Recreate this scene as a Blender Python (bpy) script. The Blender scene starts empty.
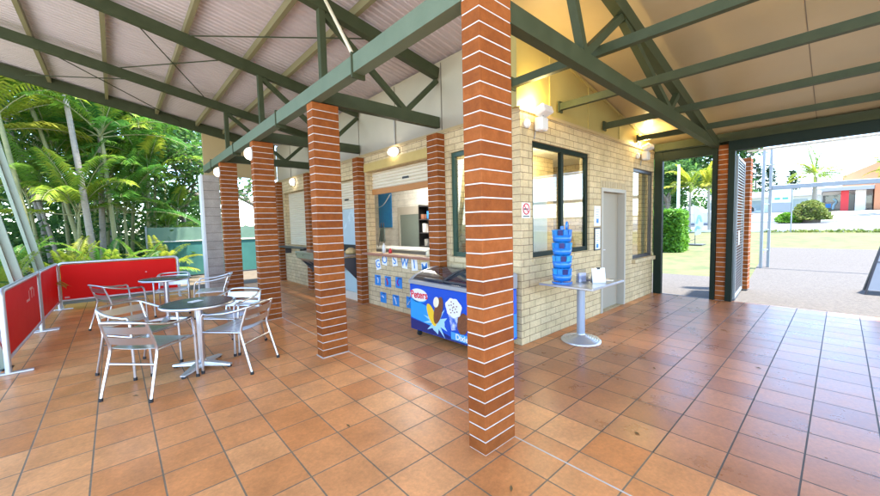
import bpy, math, random
from mathutils import Vector, Matrix, Euler
random.seed(11)
S = bpy.context.scene
COL = S.collection
PI = math.pi
R = math.radians

# ------------------------------------------------------------------ mesh builder
class MB:
    def __init__(s):
        s.v = []; s.f = []; s.m = []; s.sm = []; s.tint = None; s.t = []
    def face(s, pts, m=0, smooth=False):
        i = len(s.v); s.v += [tuple(p) for p in pts]
        s.f.append(tuple(range(i, i + len(pts)))); s.m.append(m); s.sm.append(smooth); s.t.append(s.tint or 0)
    def add(s, verts, faces, m=0, smooth=False):
        i = len(s.v); s.v += [tuple(p) for p in verts]
        for f in faces:
            s.f.append(tuple(a + i for a in f)); s.m.append(m); s.sm.append(smooth); s.t.append(s.tint or 0)
    def box(s, x0, x1, y0, y1, z0, z1, m=0, M=None):
        p = [Vector((x, y, z)) for z in (z0, z1) for y in (y0, y1) for x in (x0, x1)]
        if M: p = [M @ q for q in p]
        s.add(p, [(0, 2, 3, 1), (4, 5, 7, 6), (0, 1, 5, 4), (2, 6, 7, 3), (0, 4, 6, 2), (1, 3, 7, 5)], m)
    def bbox(s, x0, x1, y0, y1, z0, z1, b=.008, m=0, M=None):
        # chamfered box: three scaled copies of the corner set
        V = []; F = []
        cs = [(sx, sy, sz) for sz in (0, 1) for sy in (0, 1) for sx in (0, 1)]
        X = (x0, x1); Y = (y0, y1); Z = (z0, z1); d = (1, -1)
        for (a, c, e) in cs:
            V.append((X[a], Y[c] + b * d[c], Z[e] + b * d[e]))
            V.append((X[a] + b * d[a], Y[c], Z[e] + b * d[e]))
            V.append((X[a] + b * d[a], Y[c] + b * d[c], Z[e]))
        def ix(a, c, e, k): return (a + 2 * c + 4 * e) * 3 + k
        for a in (0, 1):
            q = [ix(a, 0, 0, 0), ix(a, 1, 0, 0), ix(a, 1, 1, 0), ix(a, 0, 1, 0)]; F.append(q if a else q[::-1])
            q = [ix(0, a, 0, 1), ix(0, a, 1, 1), ix(1, a, 1, 1), ix(1, a, 0, 1)]; F.append(q if a else q[::-1])
            q = [ix(0, 0, a, 2), ix(1, 0, a, 2), ix(1, 1, a, 2), ix(0, 1, a, 2)]; F.append(q if a else q[::-1])
        for a in (0, 1):
            for c in (0, 1):
                f = 1 if a == c else -1
                F.append([ix(a, c, 0, 0), ix(a, c, 0, 1), ix(a, c, 1, 1), ix(a, c, 1, 0)][::f])
                F.append([ix(a, 0, c, 2), ix(a, 0, c, 0), ix(a, 1, c, 0), ix(a, 1, c, 2)][::f])
                F.append([ix(0, a, c, 1), ix(0, a, c, 2), ix(1, a, c, 2), ix(1, a, c, 1)][::f])
        for (a, c, e) in cs:
            F.append([ix(a, c, e, 0), ix(a, c, e, 1), ix(a, c, e, 2)])
        if M: V = [M @ Vector(p) for p in V]
        s.add(V, F, m)
    def tube(s, pts, r, n=8, m=0, closed=False, smooth=True, caps=True, r1=None, flat=1.0):
        P = [Vector(p) for p in pts]; k = len(P); rings = []
        prev = None
        for i in range(k):
            if closed: t = P[(i + 1) % k] - P[i - 1]
            else: t = P[min(i + 1, k - 1)] - P[max(i - 1, 0)]
            t.normalize()
            if prev is None:
                a = Vector((0, 0, 1)) if abs(t.z) < .9 else Vector((1, 0, 0))
                u = t.cross(a).normalized()
            else:
                u = (prev - t * prev.dot(t)).normalized()
            prev = u; w = t.cross(u)
            rr = r if r1 is None else r + (r1 - r) * i / (k - 1)
            rings.append([P[i] + (u * math.cos(2 * PI * j / n) + w * math.sin(2 * PI * j / n) * flat) * rr for j in range(n)])
        V = [p for g in rings for p in g]; F = []
        for i in range(k if closed else k - 1):
            for j in range(n):
                a = i * n + j; b = i * n + (j + 1) % n; c = ((i + 1) % k) * n + (j + 1) % n; d = ((i + 1) % k) * n + j
                F.append((a, b, c, d))
        s.add(V, F, m, smooth)
        if caps and not closed:
            s.face([rings[0][j] for j in range(n)][::-1], m); s.face(rings[-1], m)
    def cyl(s, c, r, z0, z1, n=24, m=0, r2=None, smooth=True):
        r2 = r if r2 is None else r2
        V = [(c[0] + r * math.cos(2 * PI * j / n), c[1] + r * math.sin(2 * PI * j / n), z0) for j in range(n)]
        W = [(c[0] + r2 * math.cos(2 * PI * j / n), c[1] + r2 * math.sin(2 * PI * j / n), z1) for j in range(n)]
        s.add(V + W, [(j, (j + 1) % n, n + (j + 1) % n, n + j) for j in range(n)], m, smooth)
        s.face(V[::-1], m); s.face(W, m)
    def lathe(s, prof, c=(0, 0, 0), n=28, m=0, smooth=True, M=None):
        V = []; F = []
        for (r, z) in prof:
            for j in range(n):
                p = Vector((r * math.cos(2 * PI * j / n), r * math.sin(2 * PI * j / n), z))
                if M: p = M @ p
                V.append(p + Vector(c))
        for i in range(len(prof) - 1):
            for j in range(n):
                F.append((i * n + j, i * n + (j + 1) % n, (i + 1) * n + (j + 1) % n, (i + 1) * n + j))
        s.add(V, F, m, smooth)
    def bar(s, a, b, w, h, m=0, up=(0, 0, 1)):
        # rectangular bar from a to b: w across, h along 'up'
        a = Vector(a); b = Vector(b); t = (b - a); L = t.length; t.normalize()
        u = Vector(up); x = t.cross(u)
        if x.length < 1e-4: x = t.cross(Vector((1, 0, 0)))
        x.normalize(); z = x.cross(t)
        M = Matrix((x, t, z)).transposed().to_4x4(); M.translation = a
        s.box(-w / 2, w / 2, 0, L, -h / 2, h / 2, m, M)
    def build(s, name, mats, parent=None, world=True):
        me = bpy.data.meshes.new(name); me.from_pydata(s.v, [], s.f)
        if not isinstance(mats, (list, tuple)): mats = [mats]
        for q in mats: me.materials.append(q)
        me.polygons.foreach_set('material_index', s.m)
        me.polygons.foreach_set('use_smooth', s.sm)
        if s.tint is not None: me.attributes.new('tint', 'FLOAT', 'FACE').data.foreach_set('value', s.t)
        uv = me.uv_layers.new(name='UVMap').data
        me.update()
        buf = [0.0] * (2 * len(me.loops))
        for p in me.polygons:
            n = p.normal; ax = max(range(3), key=lambda i: abs(n[i]))
            for li in p.loop_indices:
                c = me.vertices[me.loops[li].vertex_index].co
                u, w = ((c.y, c.z), (c.x, c.z), (c.x, c.y))[ax]
                buf[2 * li] = u; buf[2 * li + 1] = w
        uv.foreach_set('uv', buf)
        o = bpy.data.objects.new(name, me); COL.objects.link(o)
        if parent:
            o.parent = parent
            if world: o.matrix_parent_inverse = Matrix.Translation(-Vector(base_of(parent)))
        return o

def base_of(o):
    v = Vector(o.location)
    return v

def tag(o, label=None, cat=None, group=None, kind=None):
    if label: o['label'] = label
    if cat: o['category'] = cat
    if group: o['group'] = group
    if kind: o['kind'] = kind
    return o

def thing(name, label, cat, loc=(0, 0, 0), group=None):
    o = bpy.data.objects.new(name, None); COL.objects.link(o); o.location = loc
    o.empty_display_size = .1
    return tag(o, label, cat, group, 'thing')

def sub(name, mb, mats, part):
    # a sub-part: child of a mesh part that sits at identity under its (possibly offset) root
    o = mb.build(name, mats); o.parent = part
    return o

def dup(root, loc, rz, label=None, group=None):
    r = root.copy(); COL.objects.link(r); r.location = loc; r.rotation_euler = (0, 0, rz)
    if label: r['label'] = label
    if group: r['group'] = group
    for ch in root.children:
        c = ch.copy(); COL.objects.link(c); c.parent = r
        for g in ch.children:
            d = g.copy(); COL.objects.link(d); d.parent = c
    return r

def spline(pts, k=6, closed=False):
    P = [Vector(p) for p in pts]; n = len(P); out = []
    rng = range(n) if closed else range(n - 1)
    for i in rng:
        a = P[(i - 1) % n] if closed or i > 0 else P[0] * 2 - P[1]
        b = P[i]; c = P[(i + 1) % n]
        d = P[(i + 2) % n] if closed or i + 2 < n else P[-1] * 2 - P[-2]
        for j in range(k):
            t = j / k
            out.append(.5 * (2 * b + (c - a) * t + (2 * a - 5 * b + 4 * c - d) * t * t + (3 * b - a - 3 * c + d) * t ** 3))
    if not closed: out.append(P[-1])
    return out

def rounded(pts, rad, k=5):
    # polyline with rounded corners
    P = [Vector(p) for p in pts]; out = [P[0]]
    for i in range(1, len(P) - 1):
        a = (P[i - 1] - P[i]); b = (P[i + 1] - P[i])
        d = min(rad, a.length * .45, b.length * .45)
        A = P[i] + a.normalized() * d; B = P[i] + b.normalized() * d
        for j in range(k + 1):
            t = j / k
            out.append(A * (1 - t) ** 2 + P[i] * 2 * t * (1 - t) + B * t * t)
    out.append(P[-1]); return out

# ------------------------------------------------------------------ materials
def nd(nt, t, **kw):
    n = nt.nodes.new(t)
    for k, v in kw.items():
        if k in n.inputs: n.inputs[k].default_value = v
        else: setattr(n, k, v)
    return n
def c4(c): return (c[0], c[1], c[2], 1)

def mat(name, col, rough=.5, metal=0, spec=.5, col2=None, scale=6, amt=.5, bump=0, bscale=40, coat=0, stretch=None, fine=0, emit=None, es=0):
    m = bpy.data.materials.new(name); m.use_nodes = True; nt = m.node_tree
    b = nt.nodes['Principled BSDF']; L = nt.links.new
    b.inputs['Roughness'].default_value = rough; b.inputs['Metallic'].default_value = metal
    b.inputs['Specular IOR Level'].default_value = spec; b.inputs['Coat Weight'].default_value = coat
    b.inputs['Base Color'].default_value = c4(col)
    tc = nd(nt, 'ShaderNodeTexCoord'); src = tc.outputs['Object']
    if stretch:
        mp = nd(nt, 'ShaderNodeMapping'); mp.inputs['Scale'].default_value = stretch; L(src, mp.inputs[0]); src = mp.outputs[0]
    if col2:
        no = nd(nt, 'ShaderNodeTexNoise', Scale=scale, Detail=6, Roughness=.6); L(src, no.inputs['Vector'])
        rp = nd(nt, 'ShaderNodeValToRGB'); rp.color_ramp.elements[0].position = .5 - amt * .5; rp.color_ramp.elements[1].position = .5 + amt * .5
        rp.color_ramp.elements[0].color = c4(col); rp.color_ramp.elements[1].color = c4(col2)
        L(no.outputs[0], rp.inputs[0]); L(rp.outputs[0], b.inputs['Base Color'])
        mr = nd(nt, 'ShaderNodeMapRange'); mr.inputs[3].default_value = max(0, rough - .1); mr.inputs[4].default_value = min(1, rough + .12)
        L(no.outputs[0], mr.inputs[0]); L(mr.outputs[0], b.inputs['Roughness'])
    if bump:
        n2 = nd(nt, 'ShaderNodeTexNoise', Scale=bscale, Detail=4); L(src, n2.inputs['Vector'])
        bp = nd(nt, 'ShaderNodeBump', Strength=bump, Distance=.01); L(n2.outputs[0], bp.inputs['Height']); L(bp.outputs[0], b.inputs['Normal'])
    if emit:
        b.inputs['Emission Color'].default_value = c4(emit); b.inputs['Emission Strength'].default_value = es
    return m

def brickmat(name, a, b_, mortar, bw, bh, ms=.012, rough=.8, offset=.5, bump=.4, coat=0, rvar=.0, spec=.4, stain=None):
    m = bpy.data.materials.new(name); m.use_nodes = True; nt = m.node_tree; L = nt.links.new
    p = nt.nodes['Principled BSDF']; p.inputs['Roughness'].default_value = rough; p.inputs['Specular IOR Level'].default_value = spec
    p.inputs['Coat Weight'].default_value = coat
    uv = nd(nt, 'ShaderNodeUVMap'); uv.uv_map = 'UVMap'
    br = nd(nt, 'ShaderNodeTexBrick'); br.offset = offset; br.squash = 1
    br.inputs['Color1'].default_value = c4(a); br.inputs['Color2'].default_value = c4(b_); br.inputs['Mortar'].default_value = c4(mortar)
    br.inputs['Scale'].default_value = 1; br.inputs['Mortar Size'].default_value = ms / 2; br.inputs['Mortar Smooth'].default_value = .15
    br.inputs['Brick Width'].default_value = bw; br.inputs['Row Height'].default_value = bh; br.inputs['Bias'].default_value = 0
    L(uv.outputs[0], br.inputs['Vector'])
    no = nd(nt, 'ShaderNodeTexNoise', Scale=3.2, Detail=8, Roughness=.65); L(uv.outputs[0], no.inputs['Vector'])
    n3 = nd(nt, 'ShaderNodeTexNoise', Scale=38, Detail=4, Roughness=.7); L(uv.outputs[0], n3.inputs['Vector'])
    mr = nd(nt, 'ShaderNodeMapRange'); mr.inputs[1].default_value = .3; mr.inputs[2].default_value = .7; mr.inputs[3].default_value = .78; mr.inputs[4].default_value = 1.18
    L(no.outputs[0], mr.inputs[0])
    m2 = nd(nt, 'ShaderNodeMapRange'); m2.inputs[1].default_value = .3; m2.inputs[2].default_value = .7; m2.inputs[3].default_value = .86; m2.inputs[4].default_value = 1.12
    L(n3.outputs[0], m2.inputs[0])
    mu = nd(nt, 'ShaderNodeMath', operation='MULTIPLY'); L(mr.outputs[0], mu.inputs[0]); L(m2.outputs[0], mu.inputs[1])
    vm = nd(nt, 'ShaderNodeVectorMath', operation='SCALE'); L(br.outputs['Color'], vm.inputs[0]); L(mu.outputs[0], vm.inputs['Scale'])
    out = vm.outputs[0]
    if stain:
        n4 = nd(nt, 'ShaderNodeTexNoise', Scale=stain[1], Detail=9, Roughness=.7); L(uv.outputs[0], n4.inputs['Vector'])
        rr = nd(nt, 'ShaderNodeMapRange'); rr.inputs[1].default_value = .56; rr.inputs[2].default_value = .74; rr.inputs[4].default_value = stain[2]; L(n4.outputs[0], rr.inputs[0])
        mx = nd(nt, 'ShaderNodeMix'); mx.data_type = 'RGBA'; L(rr.outputs[0], mx.inputs[0]); L(out, mx.inputs[6]); mx.inputs[7].default_value = c4(stain[0]); out = mx.outputs[2]
    L(out, p.inputs['Base Color'])
    ro = nd(nt, 'ShaderNodeMapRange'); ro.inputs[3].default_value = rough - rvar; ro.inputs[4].default_value = rough + rvar; L(no.outputs[0], ro.inputs[0])
    ra = nd(nt, 'ShaderNodeMath', operation='MULTIPLY_ADD'); ra.inputs[1].default_value = .3; L(br.outputs['Fac'], ra.inputs[0]); L(ro.outputs[0], ra.inputs[2]); ra.use_clamp = True
    L(ra.outputs[0], p.inputs['Roughness'])
    inv = nd(nt, 'ShaderNodeMath', operation='SUBTRACT'); inv.inputs[0].default_value = 1; L(br.outputs['Fac'], inv.inputs[1])
    ad = nd(nt, 'ShaderNodeMath', operation='MULTIPLY_ADD'); ad.inputs[1].default_value = .12; L(n3.outputs[0], ad.inputs[0]); L(inv.outputs[0], ad.inputs[2])
    bp = nd(nt, 'ShaderNodeBump', Strength=bump, Distance=.006); L(ad.outputs[0], bp.inputs['Height']); L(bp.outputs[0], p.inputs['Normal'])
    return m

def leafmat(name, cols, rough=.5, trans=.35, tinted=False):
    m = bpy.data.materials.new(name); m.use_nodes = True; nt = m.node_tree; L = nt.links.new
    p = nt.nodes['Principled BSDF']; p.inputs['Roughness'].default_value = rough; p.inputs['Specular IOR Level'].default_value = .3
    g = nd(nt, 'ShaderNodeNewGeometry'); rp = nd(nt, 'ShaderNodeValToRGB'); e = rp.color_ramp.elements
    while len(e) < len(cols): e.new(.5)
    for i, c in enumerate(cols): e[i].position = i / (len(cols) - 1); e[i].color = c4(c)
    oi = nd(nt, 'ShaderNodeObjectInfo'); ad = nd(nt, 'ShaderNodeMath', operation='MULTIPLY_ADD'); ad.inputs[1].default_value = .3
    L(oi.outputs['Random'], ad.inputs[0]); 
    a2 = nd(nt, 'ShaderNodeMath', operation='MULTIPLY'); a2.inputs[1].default_value = .7 if not tinted else .22; L(g.outputs['Random Per Island'], a2.inputs[0]); L(a2.outputs[0], ad.inputs[2])
    src = ad.outputs[0]
    if tinted:
        ad.inputs[1].default_value = .18
        at = nd(nt, 'ShaderNodeAttribute'); at.attribute_name = 'tint'; a3 = nd(nt, 'ShaderNodeMath', operation='MULTIPLY_ADD'); a3.inputs[1].default_value = .65
        L(at.outputs['Fac'], a3.inputs[0]); L(src, a3.inputs[2]); src = a3.outputs[0]
    L(src, rp.inputs[0]); L(rp.outputs[0], p.inputs['Base Color'])
    tr = nd(nt, 'ShaderNodeBsdfTranslucent'); L(rp.outputs[0], tr.inputs[0])
    mx = nd(nt, 'ShaderNodeMixShader'); mx.inputs[0].default_value = trans; L(p.outputs[0], mx.inputs[1]); L(tr.outputs[0], mx.inputs[2])
    L(mx.outputs[0], nt.nodes['Material Output'].inputs[0])
    return m

def islandmat(name, cols, rough=.75, bump=.3, bscale=60, spec=.35):
    m = mat(name, cols[0], rough, bump=bump, bscale=bscale, spec=spec); nt = m.node_tree; L = nt.links.new
    g = nd(nt, 'ShaderNodeNewGeometry'); rp = nd(nt, 'ShaderNodeValToRGB'); e = rp.color_ramp.elements
    while len(e) < len(cols): e.new(.5)
    for i, c in enumerate(cols): e[i].position = i / (len(cols) - 1); e[i].color = c4(c)
    tc = nd(nt, 'ShaderNodeTexCoord'); no = nd(nt, 'ShaderNodeTexNoise', Scale=14, Detail=6, Roughness=.7); L(tc.outputs['Object'], no.inputs['Vector'])
    a = nd(nt, 'ShaderNodeMath', operation='MULTIPLY_ADD'); a.inputs[1].default_value = .55; L(g.outputs['Random Per Island'], a.inputs[0])
    b = nd(nt, 'ShaderNodeMath', operation='MULTIPLY_ADD'); b.inputs[1].default_value = 1.3; b.inputs[2].default_value = -.42; L(no.outputs[0], b.inputs[0]); L(b.outputs[0], a.inputs[2])
    L(a.outputs[0], rp.inputs[0]); L(rp.outputs[0], nt.nodes['Principled BSDF'].inputs['Base Color'])
    return m

def glassmat(name, tint=(.9, .95, .93), refl=.12):
    m = bpy.data.materials.new(name); m.use_nodes = True; nt = m.node_tree; L = nt.links.new
    t = nd(nt, 'ShaderNodeBsdfTransparent'); t.inputs[0].default_value = c4(tint)
    g = nd(nt, 'ShaderNodeBsdfGlossy', Roughness=.02)
    f = nd(nt, 'ShaderNodeLayerWeight', Blend=.5); pw = nd(nt, 'ShaderNodeMath', operation='POWER'); pw.inputs[1].default_value = 4.0; L(f.outputs['Facing'], pw.inputs[0])
    a = nd(nt, 'ShaderNodeMath', operation='MULTIPLY_ADD'); a.inputs[1].default_value = .6; a.inputs[2].default_value = refl; a.use_clamp = True
    L(pw.outputs[0], a.inputs[0])
    mx = nd(nt, 'ShaderNodeMixShader'); L(a.outputs[0], mx.inputs[0]); L(t.outputs[0], mx.inputs[1]); L(g.outputs[0], mx.inputs[2])
    L(mx.outputs[0], nt.nodes['Material Output'].inputs[0]); return m

M = {}
M['redbrick'] = islandmat('red_brick', [(.16, .040, .008), (.24, .067, .012), (.34, .105, .024)], rough=.78, spec=.2)
M['mortar'] = mat('white_mortar', (.62, .58, .52), .9, col2=(.5, .45, .4), scale=20)
M['cream'] = brickmat('cream_brick', (.56, .43, .235), (.62, .485, .28), (.22, .145, .08), .24, .086, .008, rough=.7, bump=.4)
M['block'] = brickmat('grey_block', (.37, .315, .265), (.41, .35, .30), (.16, .13, .11), 6, .2, .010, bump=.4)
M['tile'] = brickmat('terracotta_tile', (.58, .205, .058), (.74, .33, .12), (.20, .145, .085), .325, .325, .010, rough=.38, offset=0, bump=.35, rvar=.12, spec=.3, stain=((.33, .125, .05), 2.3, .4))
M['darktile'] = brickmat('dark_terracotta_tile', (.38, .132, .043), (.54, .215, .08), (.07, .05, .033), .325, .325, .010, rough=.30, offset=0, bump=.35, rvar=.12, spec=.6, stain=((.24, .09, .045), 2.3, .4))  # darker, glossier tile with near-black joints
M['joint'] = mat('pale_joint', (.62, .57, .5), .8, col2=(.5, .43, .35), scale=9)
M['green'] = mat('heritage_green_steel', (.038, .047, .021), .55, col2=(.056, .066, .032), scale=7, spec=.2)
M['litgreen'] = mat('lit_green_steel', (.10, .135, .085), .55, col2=(.135, .17, .112), scale=6, spec=.25)  # paler copy of the frame green: daylight on the beam put into its colour
M['postgreen'] = mat('pale_green_steel', (.29, .34, .25), .5, col2=(.33, .38, .28), scale=4)
M['darkgreen'] = mat('dark_green_frame', (.006, .014, .009), .55, col2=(.009, .019, .012), scale=5, spec=.2)
M['wingreen'] = mat('window_green', (.012, .05, .03), .35)
M['olive'] = mat('olive_purlin', (.20, .18, .085), .5, col2=(.24, .21, .11), scale=4)
M['sheet'] = mat('mauve_roof_sheet', (.47, .405, .39), .5, col2=(.59, .515, .50), scale=1.5, amt=.8, stretch=(.35, 5, 1))
M['ceil'] = mat('tan_ceiling_board', (.38, .295, .16), .34, col2=(.43, .34, .195), scale=1.2, spec=.5)
M['ceilseam'] = mat('ceiling_seam', (.16, .13, .09), .7)
M['yellow'] = mat('ochre_infill_board', (.38, .29, .085), .45, col2=(.42, .33, .11), scale=1.5)
M['tan'] = mat('tan_infill_board', (.42, .31, .15), .6, col2=(.46, .34, .17), scale=2)
M['greyboard'] = mat('grey_infill_board', (.40, .345, .25), .6, col2=(.46, .40, .295), scale=1.5)
M['alu'] = mat('brushed_aluminium', (.62, .62, .63), .3, 1)
M['alumatte'] = mat('cast_aluminium', (.62, .63, .65), .42, .85)
M['rubber'] = mat('black_rubber', (.015, .015, .016), .6)
M['tabletop'] = mat('dark_table_laminate', (.062, .066, .072), .22)
M['steel'] = mat('stainless_steel', (.55, .55, .56), .3, .95, col2=(.47, .47, .48), scale=8)
M['red'] = mat('red_banner_vinyl', (.85, .008, .004), .5, col2=(.76, .007, .004), scale=1.2, spec=.15, bump=.5, bscale=2.2)
M['white'] = mat('white_paint', (.78, .78, .77), .45, col2=(.72, .72, .71), scale=6)
M['paper'] = mat('white_paper', (.82, .82, .80), .7)
M['blue'] = mat('freezer_blue', (.006, .075, .47), .25, coat=.3)
M['cyan'] = mat('sky_blue_print', (.02, .30, .66), .35)
M['navy'] = mat('navy_print', (.010, .018, .13), .35)
M['posterblue'] = mat('poster_blue', (.012, .17, .55), .4, col2=(.02, .28, .62), scale=14)
M['letterblue'] = mat('letter_blue', (.03, .22, .58), .5)
M['printred'] = mat('print_red', (.62, .02, .03), .4)
M['yellowprint'] = mat('print_yellow', (.85, .55, .03), .4)
M['choc'] = mat('print_chocolate', (.10, .03, .012), .4, col2=(.22, .08, .03), scale=40)
M['icecream'] = mat('print_cream', (.85, .78, .62), .4, col2=(.8, .66, .4), scale=30)
M['door'] = mat('taupe_door', (.33, .285, .215), .5, col2=(.36, .31, .235), scale=3)
M['doorframe'] = mat('taupe_door_frame', (.42, .385, .32), .5)
M['shutter'] = mat('cream_shutter', (.66, .58, .44), .5, col2=(.7, .62, .48), scale=4)
M['orangebar'] = mat('orange_timber_bar', (.38, .15, .035), .5, col2=(.45, .19, .05), scale=9, stretch=(1, 1, 8))
M['sillbrown'] = mat('brown_sill', (.28, .12, .075), .55, col2=(.34, .16, .1), scale=8)
M['inwhite'] = brickmat('white_board_lining', (.74, .75, .73), (.78, .79, .77), (.42, .44, .44), 60, .17, .008, rough=.5, bump=.4)
M['infloor'] = mat('grey_vinyl_floor', (.25, .25, .25), .5, col2=(.3, .3, .3), scale=3)
M['black'] = mat('black_plastic', (.012, .012, .013), .4)
M['darkgrey'] = mat('dark_grey_plastic', (.05, .05, .055), .4)
M['midgrey'] = mat('mid_grey_plastic', (.30, .30, .30), .45)
M['teal'] = mat('pale_teal_panel', (.42, .56, .54), .45, col2=(.47, .6, .58), scale=4)
M['glass'] = glassmat('window_glass', (.88, .93, .91), .08)
M['fglass'] = glassmat('freezer_glass', (.5, .52, .53), .2)
M['acrylic'] = glassmat('clear_acrylic', (.88, .9, .95), .12)
M['bluestand'] = mat('blue_acrylic', (.008, .13, .55), .2, col2=(.015, .22, .66), scale=12, coat=.4)
M['lampwarm'] = mat('lit_lamp_lens', (.9, .85, .7), .4, emit=(1, .9, .74), es=.7)
M['lampwall'] = mat('lit_bulkhead_lens', (.9, .87, .8), .4, emit=(1, .92, .80), es=2.2)
M['lampamber'] = mat('lit_amber_lens', (.9, .75, .4), .4, emit=(1, .75, .38), es=.7)
M['bark'] = mat('grey_palm_bark', (.24, .21, .17), .85, col2=(.34, .31, .26), scale=9, stretch=(1, 1, 5), bump=.6, bscale=30)
M['greenbark'] = mat('green_palm_stem', (.17, .19, .07), .6, col2=(.27, .26, .12), scale=5, stretch=(1, 1, 6), bump=.3)
M['brownbark'] = mat('brown_tree_bark', (.13, .10, .075), .9, col2=(.2, .17, .13), scale=7, stretch=(1, 1, 3), bump=.8, bscale=20)
M['palmleaf'] = leafmat('palm_leaf', [(.03, .10, .02), (.065, .19, .028), (.17, .30, .035), (.44, .46, .05)], .38, .52, True)
M['palmyellow'] = leafmat('yellow_palm_leaf', [(.09, .18, .02), (.26, .32, .03), (.5, .45, .06)], .42, .55, True)
M['treeleaf'] = leafmat('tree_leaf', [(.03, .09, .025), (.07, .17, .04), (.15, .26, .05)], .5, .5)
M['hedgeleaf'] = leafmat('hedge_leaf', [(.06, .18, .015), (.13, .31, .025), (.24, .42, .05)], .5, .35)
M['shrubleaf'] = leafmat('shrub_leaf', [(.09, .15, .03), (.19, .24, .05), (.34, .33, .09)], .55, .35)
M['pineleaf'] = leafmat('pine_leaf', [(.012, .035, .015), (.025, .06, .022), (.04, .085, .03)], .6, .25)
M['concrete'] = mat('exposed_aggregate', (.048, .041, .034), .85, col2=(.118, .104, .09), scale=22, amt=.45, bump=1, bscale=120)
M['asphalt'] = mat('asphalt', (.10, .105, .11), .85, col2=(.13, .135, .14), scale=2, bump=.3)
M['grass'] = mat('dry_lawn', (.038, .066, .013), .95, col2=(.15, .13, .05), scale=1.6, amt=.5, bump=1, bscale=40)
M['mulch'] = mat('garden_mulch', (.07, .05, .035), .95, col2=(.14, .11, .07), scale=6, bump=1, bscale=25)
M['shade'] = mat('teal_shade_cloth', (.02, .105, .09), .8, col2=(.035, .15, .125), scale=3, bump=.3, bscale=100)
M['bwhite'] = mat('white_render', (.70, .69, .66), .7, col2=(.76, .75, .72), scale=2)
M['bpale'] = mat('pale_blue_render', (.62, .68, .70), .7, col2=(.68, .73, .75), scale=1)
M['borange'] = mat('orange_render', (.52, .21, .10), .7, col2=(.58, .25, .13), scale=1)
M['bgrey'] = mat('grey_metal_fascia', (.33, .34, .36), .5)
M['galv'] = mat('galvanised_steel', (.26, .28, .285), .5, .3, col2=(.32, .345, .35), scale=6)
M['signgreen'] = mat('sign_green', (.10, .40, .30), .5)
M['carpaint'] = mat('dark_car_paint', (.02, .025, .03), .2, coat=1)
M['carwhite'] = mat('white_car_paint', (.7, .7, .7), .2, coat=1)
M['bannerblue'] = mat('pale_blue_print', (.35, .55, .66), .6)
M['tealprint'] = mat('green_print', (.03, .36, .25), .5)
M['magenta'] = mat('magenta_print', (.45, .03, .30), .5)

# ------------------------------------------------------------------ camera, world, sun
cam = bpy.data.cameras.new('camera'); co = bpy.data.objects.new('camera', cam); COL.objects.link(co); S.camera = co
F_, YAW, PIT, ROL, CH = 360.93, .732, .0652, .0234, 1.4758
cam.sensor_fit = 'HORIZONTAL'; cam.sensor_width = 36; cam.lens = 36 * F_ / 880; cam.clip_start = .05; cam.clip_end = 1500
fw = Vector((math.sin(YAW) * math.cos(PIT), math.cos(YAW) * math.cos(PIT), -math.sin(PIT)))
rt = Vector((math.cos(YAW), -math.sin(YAW), 0)); dn = fw.cross(rt)
r2 = rt * math.cos(ROL) + dn * math.sin(ROL); d2 = -rt * math.sin(ROL) + dn * math.cos(ROL)
mw = Matrix((r2, -d2, -fw)).transposed().to_4x4(); mw.translation = (0, 0, CH); co.matrix_world = mw

SUN_EL, SUN_AZ = R(72), R(-60)       # azimuth measured from +X towards +Y: sun to the right and a little behind the viewer
sd = Vector((math.cos(SUN_AZ) * math.cos(SUN_EL), math.sin(SUN_AZ) * math.cos(SUN_EL), math.sin(SUN_EL)))
w = bpy.data.worlds.new('World'); S.world = w; w.use_nodes = True; nt = w.node_tree
sky = nt.nodes.new('ShaderNodeTexSky'); sky.sky_type = 'NISHITA'; sky.sun_disc = False
sky.sun_elevation = SUN_EL; sky.sun_rotation = math.atan2(sd.x, sd.y); sky.air_density = .8; sky.dust_density = .15; sky.ozone_density = 1.0
bg = nt.nodes['Background']; bg.inputs[1].default_value = .15; nt.links.new(sky.outputs[0], bg.inputs[0])
sl = bpy.data.lights.new('sun', 'SUN'); sl.energy = 2.6; sl.angle = R(3); sl.color = (1, .95, .86)
so = bpy.data.objects.new('sun', sl); COL.objects.link(so); so.rotation_euler = sd.to_track_quat('Z', 'Y').to_euler(); so.location = (20, -20, 40)
S.view_settings.view_transform = 'Standard'; S.view_settings.look = 'None'; S.view_settings.exposure = 3.05; S.view_settings.gamma = 1
S.render.engine = 'CYCLES'
cy = S.cycles; cy.use_denoising = True; cy.max_bounces = 10; cy.diffuse_bounces = 6; cy.glossy_bounces = 4; cy.transparent_max_bounces = 12
cy.sample_clamp_indirect = 8; cy.caustics_reflective = False; cy.caustics_refractive = False

# ------------------------------------------------------------------ ground, apron, road
def tz(x):
    if x < 16: return 0.0
    if x < 50: return .03 * (x - 16)
    if x < 66: return 1.02 + .068 * (x - 50)
    if x < 90: return 2.11 + .02 * (x - 66)
    return 2.59 + .01 * (x - 90)
g = MB()
xs = [-400, -60, -20, -5, 0, 5, 10, 16, 23, 31, 40, 50, 58, 66, 78, 90, 200, 500]; ys = [-500, -120, -40, -10, 0, 10, 30, 80, 200, 600]
V = [(x, y, tz(x) - .06) for x in xs for y in ys]; n = len(ys)
g.add(V, [(i * n + j, (i + 1) * n + j, (i + 1) * n + j + 1, i * n + j + 1) for i in range(len(xs) - 1) for j in range(n - 1)])
tag(g.build('ground', M['grass']), kind='structure')
g = MB()
g.face([(-40, 10.75, -.05), (1.4, 10.75, -.05), (6, 12, -.05), (9, 40, -.05), (-40, 40, -.05)])
tag(g.build('garden_ground', M['mulch']), kind='structure')
g = MB()
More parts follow.
